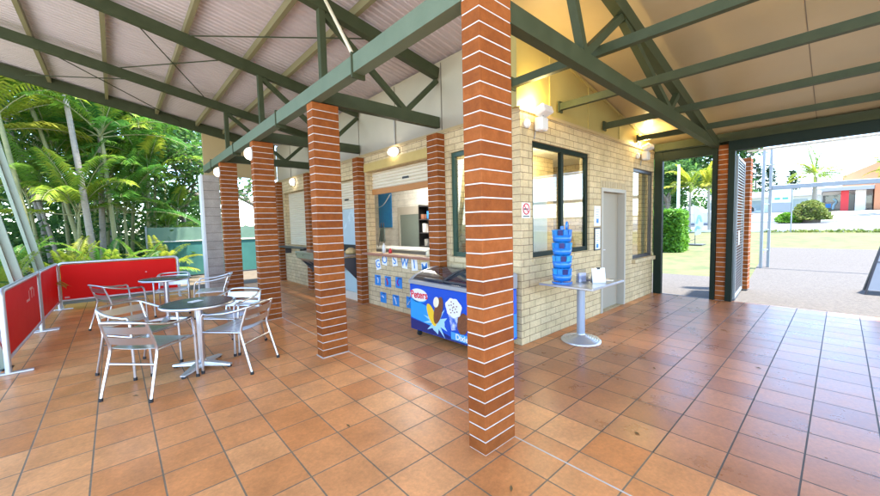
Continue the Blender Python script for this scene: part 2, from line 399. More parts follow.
for (x0, x1) in ((8.06, 16), (16, 21.4)):
    g.face([(x0, -9, tz(x0) - .03), (x1, -9, tz(x1) - .03), (x1, 1.2 + (x1 - 8) * .075, tz(x1) - .03), (x0, 1.2 + (x0 - 8) * .075, tz(x0) - .03)])
g.face([(8.06, 1.2045, -.03), (10, 1.35, -.03), (11.4, 2.0, -.03), (11.0, 7, -.03), (8.06, 9, -.03)])
tag(g.build('apron_pavement', M['concrete']), kind='structure')
g = MB(); g.face([(-14, -30, -.03), (8.055, -30, -.03), (8.055, -1.5, -.03), (-14, -1.5, -.03)]); g.face([(-14, -1.5, -.03), (-1.25, -1.5, -.03), (-1.25, 9.6, -.03), (-14, 9.6, -.03)])
tag(g.build('bounce_pavement', mat('pale_concrete', (.46, .44, .40), .8, col2=(.52, .5, .46), scale=1.2, bump=.2)), kind='structure')  # pale paving added beside and behind the terrace to bounce light under the roof
g = MB()
rx = [33.5, 40, 47.5]
for a, b in zip(rx, rx[1:]): g.face([(a, -120, tz(a) - .02), (b, -120, tz(b) - .02), (b, 160, tz(b) - .02), (a, 160, tz(a) - .02)])
tag(g.build('road', M['asphalt']), kind='structure')
g = MB()
g.box(33.1, 33.5, -120, 160, .4, tz(33.5) + .05); g.box(47.5, 47.9, -120, 160, .8, tz(47.5) + .1)
tag(g.build('kerb', M['bwhite']), kind='structure')
g = MB(); px_ = [47.9, 50, 58, 63.4]
for a, b in zip(px_, px_[1:]): g.face([(a, -60, tz(a) + .02), (b, -60, tz(b) + .02), (b, 60, tz(b) + .02), (a, 60, tz(a) + .02)])
tag(g.build('forecourt_pavement', mat('pale_forecourt', (.26, .24, .22), .85, col2=(.32, .30, .28), scale=.6)), kind='structure')

# floor: two tiled fields and a pale movement joint between them
g = MB(); off = (.13 - .325 * 12, .105 - .325 * 40)
def floor_part(name, x0, x1, y0, y1, dx, m='tile'):
    b = MB(); b.face([(x0, y0, 0), (x1, y0, 0), (x1, y1, 0), (x0, y1, 0)])
    if x0 < 0:
        b.box(x0, x1, y0, y1, -.2, -.004)
    else:
        b.box(x0, x1, y0, y1, -.2, -.004)
    o = b.build(name, M[m]); uv = o.data.uv_layers[0].data
    for l in uv: l.uv = (l.uv[0] - dx, l.uv[1] - .105)
    return o
tag(floor_part('floor', -1.0, 1.965, -1.49, 10.72, .13), kind='structure')
tag(floor_part('floor', 1.975, 8.05, 2.38, 10.72, .18), kind='structure')
tag(floor_part('floor', 1.975, 2.455, -1.49, 2.38, .18), kind='structure')
tag(floor_part('floor', 2.455, 8.05, -1.49, 2.38, .18, 'darktile'), kind='structure')
g = MB(); g.box(1.965, 1.975, -1.49, 10.72, -.1, .0015); tag(g.build('floor_joint', M['joint']), kind='structure')
g = MB(); g.box(-1.22, -1.0, -1.49, 10.72, -.2, -.012); tag(g.build('floor_edge_strip', mat('pale_floor_edge', (.62, .50, .33), .7, col2=(.55, .43, .27), scale=4)), kind='structure')

# ------------------------------------------------------------------ brick pillars
CRS = .086
def pillar_mb(x0, x1, y0, y1, z0, n):
    b = MB(); q = MB()
    for i in range(n):
        j = random.uniform(-.0012, .0012)
        b.bbox(x0 + j, x1 + j, y0 + j, y1 + j, z0 + i * CRS + .0042, z0 + (i + 1) * CRS - .0042, .003)
    q.box(x0 + .004, x1 - .004, y0 + .004, y1 - .004, z0, z0 + n * CRS - .006)
    return b, q
def pillar(label, x0, x1, y0, y1, n=33, group=None, name='brick_pillar'):
    t = thing(name, label, 'brick pillar', (x0, y0, 0), group)
    b, q = pillar_mb(x0, x1, y0, y1, 0, n)
    b.build('brick_courses', M['redbrick'], t); q.build('mortar_core', M['mortar'], t)
    if n == 33 and x0 < 3:
        k = MB(); k.box(x0 - .012, x1 + .012, y0 - .012, y1 + .012, .0005, .008); k.build('mortar_base', M['mortar'], t)
    return t
WA, WB, XP = .146, .308, 1.662
PY = [1.461, 3.862, 6.126, 8.44]
gp = 'red brick pillars along the colonnade'
pillar('big red brick pillar standing in front of the ice cream freezer', XP, XP + WB, PY[0], PY[0] + WA, 34, gp)
pillar('red brick pillar in front of the wall counter, between chairs and letter cards', XP, XP + WB, PY[1], PY[1] + WA, 33, gp)
pillar('red brick pillar with a lit white dome lamp, beside the front cafe table', XP, XP + WB, PY[2], PY[2] + WA, 33, gp)
pillar('red brick pillar with an amber dome lamp, next to the grey block pier', XP, XP + WB, PY[3], PY[3] + WA, 33, gp)
pillar('red brick pillar between the two dark green doorway frames', 8.0, 8.30, 1.35, 1.496, 32)
pillar('red brick pillar outside behind the open slatted gate', 9.54, 9.80, 1.25, 1.55, 31)

t = thing('block_pier', 'grey concrete block pier with a white edge at the far end of the terrace', 'pier', (1.6, 10.0, 0))
b = MB(); b.box(1.60, 1.93, 10.0, 10.3, 0, 2.76); b.build('pier_body', M['block'], t)
b = MB(); b.box(1.555, 1.597, 9.995, 10.3, 0, 2.76); b.build('edge_trim', M['white'], t)

# ------------------------------------------------------------------ roof
def rz(x): return 4.49 - .19 * x
rf = thing('pavilion_roof', 'sloping steel framed pavilion roof over the tiled terrace', 'roof', (1.8, 4, 0))
YA, YB, XL, XR = -.75, 10.95, -1.95, 8.42
b = MB(); pit = .095; ny = int((YB - 2.55) / pit)
prof = [(0, 0), (.30, 0), (.42, .018), (.58, .018), (.70, 0)]
pts = []
for k in range(int((YB - YA) / pit)):
    for (a, h) in prof: pts.append((YA + (k + a) * pit, h))
Vv = []; Ff = []
for (y, h) in pts:
    for x in (XL, XR): Vv.append((x, y, rz(x) + h + .01))
for k in range(len(pts) - 1): Ff.append((2 * k, 2 * k + 1, 2 * k + 3, 2 * k + 2))
b.add(Vv, Ff)
b.build('roof_sheet', M['sheet'], rf)
b = MB()   # flat ceiling boards under the sheet, in front of and beside the kiosk
def slab(bb, x0, x1, y0, y1, t0, t1):
    p = [(x, y, rz(x) + tt) for tt in (t0, t1) for y in (y0, y1) for x in (x0, x1)]
    bb.add(p, [(0, 2, 3, 1), (4, 5, 7, 6), (0, 1, 5, 4), (2, 6, 7, 3), (0, 4, 6, 2), (1, 3, 7, 5)])
slab(b, 2.06, 8.3, -5.5, 2.54, -.012, -.002)  # carried on out of view, past the sheet, to darken the right floor
b.build('ceiling_board', M['ceil'], rf)
b = MB()
slab(b, 2.1, 8.2, .3, .307, -.0150, -.0125)
b.build('ceiling_seam', M['ceilseam'], rf)
def rafter(y, x0, x1, m=M['green'], wd=.09, ht=.15, dz=-.20):
    q = MB(); q.bar((x0, y, rz(x0) + dz), (x1, y, rz(x1) + dz), wd, ht); q.build('rafter', m, rf)
TY = [p + WA / 2 for p in PY]
rafter(YB - .1, XL, 3.5, ht=.22, dz=-.13)
for y in TY[1:]: rafter(y, XL, 3.55)
rafter(TY[0], 1.2, 8.1, wd=.096)
rafter(YA + .1, XL, 8.1, dz=-.13)
PX = [-1.65, -.79, .05, .90, 1.68, 2.26, 2.82]
for x in PX:
    q = MB(); q.bar((x, YA + .05, rz(x) - .07), (x, YB - .12, rz(x) - .07), .055, .10); q.build('purlin', M['olive'], rf)
for x, z in ((3.40, 3.02), (4.42, 2.965), (5.74, 2.935), (7.12, 2.93)):
    q = MB(); q.box(x - .03, x + .03, -5.4, 2.505, z - .042, z + .042); q.box(x - .05, x + .05, 2.497, 2.516, z - .07, z + .07); q.build('chord_tie', M['green'], rf)
def member(name, a, c, wd=.065, ht=.065, m=None):
    q = MB(); q.bar(a, c, wd, ht); return q.build(name, m or M['green'], rf)
zc = 2.93
for i, y in enumerate(TY):
    if i == 0:
        member('bottom_chord', (XP + WB + .003, y, 2.85), (8.05, y, 2.78), .088, .14)
        J1, J2 = 3.08, 5.40
        for k_, (a, c) in enumerate((((J1, y, 2.9), (2.72, y, rz(2.72) - .28)), ((J1, y, 2.9), (3.85, y, rz(3.85) - .28)), ((J2, y, 2.87), (3.9, y, rz(3.9) - .28)), ((J2, y, 2.87), (5.7, y, rz(5.7) - .28)))):
            member('truss_web', a, c, .07 - .005 * (k_ % 2), .07)
    else:
        member('bottom_chord', (XP + .1, y, zc), (3.55, y, zc), .085, .15)
        member('truss_post', (1.84, y, zc + .07), (1.84, y, rz(1.84) - .27), .074, .07)
        member('truss_web', (1.88, y, rz(1.88) - .30), (2.98, y, zc + .06), .06)
        member('truss_web', (2.98, y, zc + .06), (3.54, y, rz(3.54) - .30), .054)
q = MB(); q.box(XP + .0, XP + .11, PY[0] + WA + .004, 10.25, 2.842, 2.995); q.build('eaves_beam', M['litgreen'], rf)
for y in (2.95, 5.0, 7.3, 9.3):
    q = MB(); q.box(XP - .012, XP + .122, y, y + .02, 2.80, 3.02); q.build('beam_clip', M['green'], rf)
q = MB(); q.tube([(XP + .05, 3.0, 2.99), (1.84, 3.85, 3.98)], .017, 8); q.build('brace_rod', mat('cream_conduit', (.72, .62, .45), .5), rf)
for a, c in (((-1.1, 10.7), (.6, 8.6)), ((-.9, 8.6), (1.3, 10.7)), ((.3, 6.3), (1.5, 8.5)), ((1.5, 6.3), (.2, 8.5)), ((.9, 6.2), (2.7, 3.95))):
    q = MB(); q.tube([(a[0], a[1], rz(a[0]) - .14), (c[0], c[1], rz(c[0]) - .14)], .009, 6); q.build('brace_rod', M['green'], rf)
for y in (6.126, 8.44, 10.72):
    q = MB(); a = (-1.03, y, .0); c = (-1.82, y, rz(-1.82) - .2)
    q.bar(a, c, .15, .045, up=(0, 1, 0)); dd = (Vector(c) - Vector(a)).normalized()
    q.bar((a[0] - .03, y - .045, 0), (c[0] - .03, y - .045, c[2]), .02, .07, up=(0, 1, 0))
    o = q.build('leaning_post', M['postgreen'], rf)
    q2 = MB(); q2.box(-1.13, -.93, y - .1, y + .1, -.012, 0.0)
    for s_ in (-.06, .06): q2.cyl((-1.03 + s_, y - .07), .012, 0, .03, 8)
    sub('base_plate', q2, M['galv'], o)
    q3 = MB()
    for k in range(14):
        f_ = .08 + k * .066
        p = Vector(a).lerp(Vector(c), f_)
        for s_ in (-.04,):
            q3.tube([p + Vector((s_, -.024, 0)), p + Vector((s_, -.034, 0))], .011, 6)
    sub('bolt_row', q3, M['darkgrey'], o)
for (x0, x1) in ((XL, XR),):
    q = MB(); q.box(XR - .03, XR + .09, YA, YB, rz(XR) - .16, rz(XR) + .045); q.build('gutter', M['green'], rf)

# ------------------------------------------------------------------ the kiosk building
XF, YW, WT = 3.55, 2.52, 2.80
kb = thing('kiosk_building', 'cream brick kiosk with serving windows and green window frames', 'building', (XF, YW, 0))
def wall(name, axis, p, d, a0, a1, z0, z1, holes, m, th=.11):
    # wall plane at coordinate p; thickness goes to p + d*th ; holes (b0,b1,h0,h1)
    b = MB()
    us = sorted({a0, a1, *[h[0] for h in holes], *[h[1] for h in holes]}); zs = sorted({z0, z1, *[h[2] for h in holes], *[h[3] for h in holes]})
    def P(u, z, k): return (p + d * th * k, u, z) if axis == 'X' else (u, p + d * th * k, z)
    def q(pts, flip):
        b.face(pts[::-1] if flip else pts)
    def hole(u, z): return any(h[0] < u < h[1] and h[2] < z < h[3] for h in holes)
    fl = (axis == 'X') == (d > 0)
    for i in range(len(us) - 1):
        for j in range(len(zs) - 1):
            if hole((us[i] + us[i + 1]) / 2, (zs[j] + zs[j + 1]) / 2): continue
            r = [(us[i], zs[j]), (us[i + 1], zs[j]), (us[i + 1], zs[j + 1]), (us[i], zs[j + 1])]
            q([P(u, z, 0) for u, z in r], fl); q([P(u, z, 1) for u, z in r], not fl)
    def rim(r, inward):
        for k in range(4):
            (u, z), (u2, z2) = r[k], r[(k + 1) % 4]
            q([P(u, z, 0), P(u2, z2, 0), P(u2, z2, 1), P(u, z, 1)], fl != inward)
    rim([(a0, z0), (a1, z0), (a1, z1), (a0, z1)], True)
    for h in holes: rim([(h[0], h[2]), (h[1], h[2]), (h[1], h[3]), (h[0], h[3])], False)
    return b.build(name, m, kb)
H_side = (2.86, 3.70, 1.02, 2.47); H1 = (4.06, 5.96, .985, 2.47); H2 = (6.28, 8.30, .62, 2.42); H3 = (8.70, 10.38, 1.0, 2.43)
wall('front_wall', 'X', XF, 1, YW, 10.9, 0, WT, [H_side, H1, H2, H3], M['cream'], .16)
W1 = (3.79, 5.27, 1.04, 2.46); D1 = (5.66, 6.60, 0.0, 1.99); W2 = (6.95, 7.98, .76, 2.41)
wall('end_wall', 'Y', YW, 1, XF + .163, 8.0, 0, WT - .003, [W1, (D1[0], D1[1], .003, D1[3]), W2], M['cream'], .16)
# thin edge course so the corner closes
# infill boards up to the roof
b = MB(); b.add([(XF + .02, YW + .16, WT + .003), (XF + .02, 10.9, WT + .003), (XF + .02, 10.9, rz(XF + .02) - .03), (XF + .02, YW + .16, rz(XF + .02) - .03),
                 (XF + .06, YW + .16, WT + .003), (XF + .06, 10.9, WT + .003), (XF + .06, 10.9, rz(XF + .06) - .03), (XF + .06, YW + .16, rz(XF + .06) - .03)],
                [(0, 3, 2, 1), (4, 5, 6, 7), (0, 1, 5, 4), (2, 3, 7, 6), (0, 4, 7, 3), (1, 2, 6, 5)])
b.build('infill_panel', M['greyboard'], kb)
for y in (3.86, 5.0, 6.2, 7.4, 8.6, 9.8):
    b = MB(); b.box(XF + .012, XF + .018, y, y + .014, WT + .003, rz(XF) - .06); b.build('cover_strip', M['ceilseam'], kb)
b = MB(); xa, xb = XF - .02, 8.0
b.add([(xa, YW + .02, WT), (xb, YW + .02, WT), (xb, YW + .02, rz(xb) - .03), (xa, YW + .02, rz(xa) - .03), (xa, YW + .07, WT), (xb, YW + .07, WT), (xb, YW + .07, rz(xb) - .03), (xa, YW + .07, rz(xa) - .03)],
      [(0, 1, 2, 3), (4, 7, 6, 5), (0, 4, 5, 1), (3, 2, 6, 7), (0, 3, 7, 4), (1, 5, 6, 2)])
b.build('infill_panel', M['yellow'], kb)
for x in (4.20, 5.25, 6.35, 7.2):
    b = MB(); b.box(x, x + .04, YW + .006, YW + .018, WT + .01, rz(x) - .06); b.build('cover_strip', M['yellow'], kb)
b = MB()
b.box(XF - .06, XF - .022, YW - .0, YW + .08, WT + .0, rz(XF) - .04); b.build('corner_trim', M['yellow'], kb); b = MB()
b.bar((XF, YW + .008, rz(XF) - .05), (7.9, YW + .008, rz(7.9) - .05), .02, .04)
b.build('cover_strip', M['yellow'], kb)
b = MB(); b.box(1.78, XF - .0, 10.86, 10.92, 2.86, rz(XF) - .15)
x0, x1 = 1.78, XF
b.add([(x0, 10.86, rz(x1) - .15), (x1, 10.86, rz(x1) - .15), (x0, 10.86, rz(x0) - .15), (x0, 10.92, rz(x1) - .15), (x1, 10.92, rz(x1) - .15), (x0, 10.92, rz(x0) - .15)], [(0, 1, 2), (3, 5, 4), (1, 4, 5, 2), (0, 2, 5, 3)])
b.build('end_infill', M['tan'], kb)
b = MB(); b.box(XF - .02, 8.0, YW - .012, YW - .001, WT - .03, WT + .012); b.box(XF - .012, XF - .001, YW, 10.9, WT - .03, WT + .012); b.build('wall_capping', M['tan'], kb)
# engaged pilasters
for (y0, y1) in ((3.80, 4.02), (6.02, 6.20), (8.36, 8.58), (10.48, 10.74)):
    b, q = pillar_mb(3.40, XF - .003, y0, y1, 0, 32)
    o = b.build('pilaster', M['redbrick'], kb); sub('mortar_core', q, M['mortar'], o)
# windows
def window(axis, p, a0, a1, z0, z1, m, mull, fr=.055, dep=.05, inset=.03):
    b = MB()
    def bx(u0, u1, h0, h1, k0, k1):
        if axis == 'X': b.box(p + k0, p + k1, u0, u1, h0, h1)
        else: b.box(u0, u1, p + k0, p + k1, h0, h1)
    i0, i1 = inset, inset + dep
    bx(a0, a1, z0, z0 + fr, i0, i1); bx(a0, a1, z1 - fr, z1, i0, i1); bx(a0, a0 + fr, z0 + fr, z1 - fr, i0, i1); bx(a1 - fr, a1, z0 + fr, z1 - fr, i0, i1)
    for u in mull: bx(u - .03, u + .03, z0 + fr, z1 - fr, i0 - .008, i1 - .01)
    f = b.build('window', m, kb)
    edges = [a0 + fr] + [e for u in mull for e in (u - .03, u + .03)] + [a1 - fr]
    for k in range(0, len(edges), 2):
        b = MB(); kk = (i0 + i1) / 2 - .004 * (k // 2)
        if axis == 'X': b.box(p + kk, p + kk + .006, edges[k], edges[k + 1], z0 + fr, z1 - fr)
        else: b.box(edges[k], edges[k + 1], p + kk, p + kk + .006, z0 + fr, z1 - fr)
        sub('pane', b, M['glass'], f)
    return f
window('Y', YW, *W1, M['darkgreen'], [4.53], .06)
window('Y', YW, *W2, M['darkgrey'], [], .055)
window('X', XF, *H_side, M['wingreen'], [3.28], .06)
b = MB(); b.box(W2[0] - .02, W2[1] + .02, YW - .06, YW + .03, W2[2] - .075, W2[2] - .003); b.build('sill', M['cream'], kb)
b = MB(); b.box(W1[0] - .01, W1[1] + .01, YW - .012, YW + .03, W1[2] - .05, W1[2] - .003); b.build('sill', M['cream'], kb)
b = MB(); b.box(XF - .05, XF + .16, H_side[0], H_side[1], H_side[2] - .07, H_side[2] - .003); b.build('sill', M['cream'], kb)
# door
b = MB(); x0, x1, z1 = D1[0], D1[1], D1[3]; dp = .15
b.box(x0, x0 + .055, YW - .015, YW + dp, .003, z1); b.box(x1 - .055, x1, YW - .015, YW + dp, .003, z1); b.box(x0 + .055, x1 - .055, YW - .015, YW + dp, z1 - .055, z1)
dr = b.build('door', M['doorframe'], kb)
b = MB(); b.box(x0 + .057, x1 - .057, YW + .10, YW + .145, .008, z1 - .06); sub('door_leaf', b, M['door'], dr)
b = MB(); b.tube([(x0 + .16, YW + .10, 1.0), (x0 + .16, YW + .05, 1.0), (x0 + .27, YW + .05, 1.0)], .009, 8); b.cyl((x0 + .16, YW + .08), .02, .98, 1.02, 10); sub('handle', b, M['alu'], dr)
b = MB(); b.cyl((0, 0), .035, 0, .006, 16); b.v = [(x0 + .2 + v[0], YW + .096 + v[2], 1.66 + v[1]) for v in b.v]; sub('door_sign', b, M['yellowprint'], dr)
b = MB()   # soldier course over the door
for k in range(11): b.box(x0 - .03 + k * .091, x0 - .03 + k * .091 + .081, YW - .004, YW - .001, z1 + .012, z1 + .11)
b.build('soldier_course', mat('soldier_brick', (.5, .4, .25), .8, col2=(.44, .34, .2), scale=8), kb)
# serving window: header trim, shutter, orange bottom bar, sill ledge
def shutter(y0, y1, z0, z1, x, bar=None, m=None, name='roller_shutter'):
    b = MB(); z = z0; hgt = .055
    while z < z1 - .001:
        h = min(hgt, z1 - z)
        b.add([(x, y0, z), (x, y1, z), (x - .02, y1, z + h * .3), (x - .02, y0, z + h * .3), (x - .02, y1, z + h * .8), (x - .02, y0, z + h * .8), (x, y1, z + h), (x, y0, z + h)],
              [(0, 3, 2, 1), (3, 5, 4, 2), (5, 7, 6, 4)]); z += hgt
    o = b.build(name, m or M['shutter'], kb)
    if bar:
        b = MB(); b.box(x - .03, x + .02, y0, y1, bar[0], bar[1]); sub('bottom_bar', b, M['orangebar'], o)
    return o
s1 = shutter(4.06, 5.95, 2.16, 2.468, 3.69, (2.06, 2.158))
b = MB(); b.box(3.668, 3.676, 4.82, 5.0, 2.26, 2.295); sub('lift_slot', b, M['black'], s1)
b = MB(); b.box(XF - .028, XF - .002, 4.05, 6.0, 2.475, 2.62); b.build('window_header', mat('straw_header', (.52, .38, .13), .7, col2=(.46, .33, .11), scale=5), kb)
b = MB(); b.bbox(XF - .13, XF + .16, 4.035, 6.01, .945, .983, .006); b.build('counter_ledge', M['sillbrown'], kb)
# middle wall counter: steel top with triangular ends, shutter above, panel below
s2 = shutter(6.285, 8.295, 1.84, 2.418, 3.69); b = MB(); b.box(3.67, 3.676, 6.9, 7.08, 2.02, 2.055); sub('lift_slot', b, M['black'], s2)
b = MB(); b.box(3.66, 3.70, 6.285, 8.295, 1.02, 1.838); b.build('service_glass', mat('frosted_grey_glass', (.42, .50, .52), .25, col2=(.48, .56, .57), scale=1.5), kb)
b = MB(); b.box(3.62, 3.655, 6.285, 8.295, .96, 1.10); b.build('black_rail', M['black'], kb)
b = MB(); b.bbox(3.03, 3.55, 6.22, 8.34, .90, .94, .006); ct = b.build('steel_counter', M['steel'], kb)
for y in (6.24, 7.9, 8.31):
    b = MB(); p = [(3.03, .88), (3.54, .88), (3.54, .42), (3.46, .42)]
    b.add([(x, yy, z) for yy in (y, y + .02) for x, z in p], [(0, 1, 2, 3), (4, 7, 6, 5), (0, 4, 5, 1), (1, 5, 6, 2), (2, 6, 7, 3), (3, 7, 4, 0)]); sub('counter_bracket', b, M['darkgrey'], ct)
b = MB(); p = [(3.05, .896), (3.05, .80), (3.40, .60), (3.42, .62)]
b.add([(x, yy, z) for yy in (6.265, 8.30) for x, z in p], [(0, 1, 5, 4), (1, 2, 6, 5), (2, 3, 7, 6), (0, 4, 7, 3), (0, 3, 2, 1), (4, 5, 6, 7)]); sub('steel_hopper', b, M['steel'], ct)
b = MB(); b.box(XF - .03, XF - .002, 6.24, 8.34, .16, .62); b.build('teal_kickboard', M['teal'], kb)
b = MB(); b.box(XF - .05, XF - .002, 6.22, 8.35, 0.0, .157); b.build('plinth', M['shutter'], kb)
s3 = shutter(8.71, 10.37, 1.01, 2.42, 3.69); b = MB(); b.box(3.67, 3.676, 9.0, 9.15, 1.12, 1.155); sub('lift_slot', b, M['black'], s3)
b = MB(); b.box(XF - .22, XF - .002, 8.6, 10.47, .955, .99); ld = b.build('counter_ledge', M['darkgrey'], kb)
for y in (8.95, 10.0): b = MB(); b.box(XF - .16, XF - .004, y, y + .02, .80, .953); sub('ledge_bracket', b, M['darkgrey'], ld)
# interior
b = MB(); b.box(3.713, 7.83, 2.69, 10.85, .005, .02); b.build('inside_floor', M['infloor'], kb)
b = MB(); b.box(3.713, 7.83, 2.69, 10.85, 2.76, 2.79); b.build('inside_ceiling', M['white'], kb)
b = MB(); b.box(6.3, 6.4, 4.5, 10.85, .02, 2.757); b.build('back_wall', M['inwhite'], kb)
b = MB(); b.box(3.715, 6.8, 4.02, 4.05, .02, 2.757); b.build('partition_wall', M['cream'], kb)
b = MB(); b.box(7.86, 8.0, 2.69, 4.75, .0, 2.797); b.build('side_wall', M['cream'], kb)
b = MB(); b.box(3.713, 8.0, 10.85, 10.9, .0, 2.797); b.build('rear_wall', M['cream'], kb)
b = MB(); b.box(6.42, 7.86, 4.7, 4.75, .02, 2.757); b.build('partition_wall', M['inwhite'], kb)
# white door standing ajar inside the serving room
b = MB(); xd = 6.24
for (y0, y1, z0, z1) in ((7.62, 7.72, .02, 2.0), (8.66, 8.76, .02, 2.0), (7.72, 8.66, 1.78, 2.0), (7.72, 8.66, .02, .75)): b.box(xd - .02, xd + .03, y0, y1, z0, z1)
dd_ = b.build('inner_door', mat('ivory_door_paint', (.46, .45, .42), .4), kb)
b = MB(); b.box(xd, xd + .012, 7.722, 8.658, .752, 1.778); sub('door_glass', b, mat('grey_green_glass', (.20, .25, .24), .15), dd_)

def wall_lamp_light(name, loc, e, col, size=.03):
    l = bpy.data.lights.new(name, 'POINT'); l.energy = e; l.color = col; l.shadow_soft_size = size
    o = bpy.data.objects.new(name, l); COL.objects.link(o); o.location = loc; return o
# ceiling batten lamps inside the two rooms (out of view, inferred from the lit rooms)
for k, (x, y, dx, dy, lb) in enumerate(((5.2, 6.6, .08, .6, 'white batten lamp on the ceiling of the serving room'), (5.4, 3.3, .6, .08, 'white batten lamp on the ceiling of the brick lined end room'))):
    b = MB(); b.bbox(x - dx, x + dx, y - dy, y + dy, 2.68, 2.745, .01)
    o = b.build('ceiling_lamp', mat('lit_batten', (.9, .9, .9), .4, emit=(1, .93, .80) if k == 0 else (1, .84, .55), es=15 if k == 0 else 16)); tag(o, lb, 'lamp', kind='thing')

# things inside the serving room
def simple(name, mb, mats, label, cat, group=None):
    o = mb.build(name, mats); return tag(o, label, cat, group, 'thing')
b = MB(); b.box(6.27, 6.297, 9.15, 9.85, 1.42, 2.56)
pt = thing('wall_poster', 'bright blue poster with a white swoosh on the inside wall of the serving room', 'poster', (6.28, 9.5, 1.42)); b.build('poster_sheet', M['posterblue'], pt)
b = MB(); b.tube(spline([(6.266, 9.84, 2.05), (6.266, 9.55, 2.12), (6.266, 9.3, 2.3), (6.266, 9.16, 2.42)], 5), .035, 6, flat=.15); b.build('white_swoosh', M['white'], pt)
sh = thing('storage_shelf', 'dark storage shelf crammed with stock beside the inner white door', 'shelf', (6.0, 7.1, 0))
b = MB(); b.box(6.0, 6.28, 6.85, 6.87, .02, 2.0); b.box(6.0, 6.28, 7.48, 7.5, .02, 2.0); b.box(6.26, 6.28, 6.87, 7.48, .02, 2.0); b.build('shelf_frame', M['black'], sh)
for z in (.5, .9, 1.25, 1.6, 1.95):
    b = MB(); b.box(6.0, 6.255, 6.872, 7.478, z, z + .025); b.build('shelf_board', M['darkgrey'], sh)
for k in range(9):
    z = (.525, .925, 1.275, 1.625)[k % 4]; y = 6.92 + .06 * k; c = [M['midgrey'], M['white'], M['sillbrown'], M['letterblue'], M['darkgrey']][k % 5]
    b = MB(); b.bbox(6.03, 6.15, y, y + .1, z + .002, z + random.uniform(.12, .24), .006)
    simple('stock_box', b, c, ['grey carton on the dark storage shelf', 'white carton on the dark storage shelf', 'brown carton on the dark storage shelf', 'blue carton on the dark storage shelf', 'black carton on the dark storage shelf'][k % 5], 'box', 'cartons on the storage shelf')
bn = thing('work_bench', 'white work bench along the inside of the serving room', 'bench', (5.5, 7.5, 0))
b = MB(); b.bbox(5.2, 5.9, 6.3, 9.6, .86, .9, .006); b.build('bench_top', M['white'], bn)
b = MB(); b.box(5.3, 5.85, 6.35, 9.55, .02, .858); b.build('bench_cabinet', M['midgrey'], bn)
ez = thing('folding_stand', 'dark folding stand leaning inside the serving room below the poster', 'stand', (5.0, 7.9, .9))
for dy in (-.14, .14):
    b = MB(); b.tube([(5.3, 8.25 + dy, .9), (5.36, 8.25 + dy * .35, 1.55)], .013, 8); b.build('leg', M['darkgrey'], ez)
b = MB(); b.bbox(5.33, 5.36, 8.14, 8.36, 1.05, 1.42, .005); b.build('stand_board', mat('slate_grey', (.12, .17, .17), .5), ez)
for (y, r_, h_, mm, lb) in ((5.55, .033, .17, M['white'], 'white sauce bottle standing on the serving ledge'), (5.35, .03, .09, M['printred'], 'small red tub standing on the serving ledge'), (4.3, .04, .11, M['icecream'], 'small cream jar standing on the serving ledge')):
    b = MB(); b.lathe([(0, .985), (r_, .985), (r_, .985 + h_ * .65), (r_ * .4, .985 + h_ * .85), (r_ * .35, .985 + h_), (0, .985 + h_)], (3.62, y, 0), 16)
    simple('sauce_bottle' if h_ > .15 else 'tub', b, mm, lb, 'bottle' if h_ > .15 else 'tub')
df = thing('drinks_fridge', 'upright drinks fridge with blue header behind the narrow green window', 'fridge', (4.2, 3.3, .02))
b = MB(); b.box(4.3, 4.9, 3.62, 3.98, .02, 2.0); b.box(4.3, 4.9, 3.0, 3.06, .02, 2.0); b.box(4.84, 4.9, 3.06, 3.62, .02, 2.0); b.box(4.3, 4.84, 3.06, 3.62, .02, .12); b.build('fridge_body', M['white'], df)
b = MB(); b.box(4.29, 4.84, 3.06, 3.62, 1.75, 2.0); b.build('blue_header', M['posterblue'], df)
for k in range(5):
    b = MB(); b.box(4.34, 4.83, 3.062, 3.618, .3 + k * .29, .31 + k * .29); b.build('wire_shelf', M['alu'], df)
for k in range(20):
    z = .312 + (k // 4) * .29; y = 3.13 + (k % 4) * .135; mm = [M['printred'], M['yellowprint'], M['tealprint'], M['cyan'], M['choc']][(k * 7 // 3) % 5]
    b = MB(); b.lathe([(0, z), (.034, z), (.036, z + .13), (.014, z + .19), (.014, z + .23), (0, z + .23)], (4.42, y, 0), 12)
    o = b.build('drink_bottle', mm); tag(o, {'print_red': 'red drink bottle on a shelf of the drinks fridge', 'print_yellow': 'yellow drink bottle on a shelf of the drinks fridge', 'green_print': 'green drink bottle on a shelf of the drinks fridge', 'sky_blue_print': 'blue drink bottle on a shelf of the drinks fridge', 'print_chocolate': 'brown drink bottle on a shelf of the drinks fridge'}[mm.name], 'bottle', 'bottles in the drinks fridge', 'thing')
b = MB(); b.lathe([(0, .94), (.10, .945), (.12, .98), (.09, 1.03), (.04, 1.06), (0, 1.065)], (3.42, 6.42, 0), 18)
simple('bread_loaf', b, mat('bread_crust', (.55, .38, .17), .7, col2=(.45, .28, .1), scale=10), 'round golden loaf shaped lump on the steel wall counter', 'food')

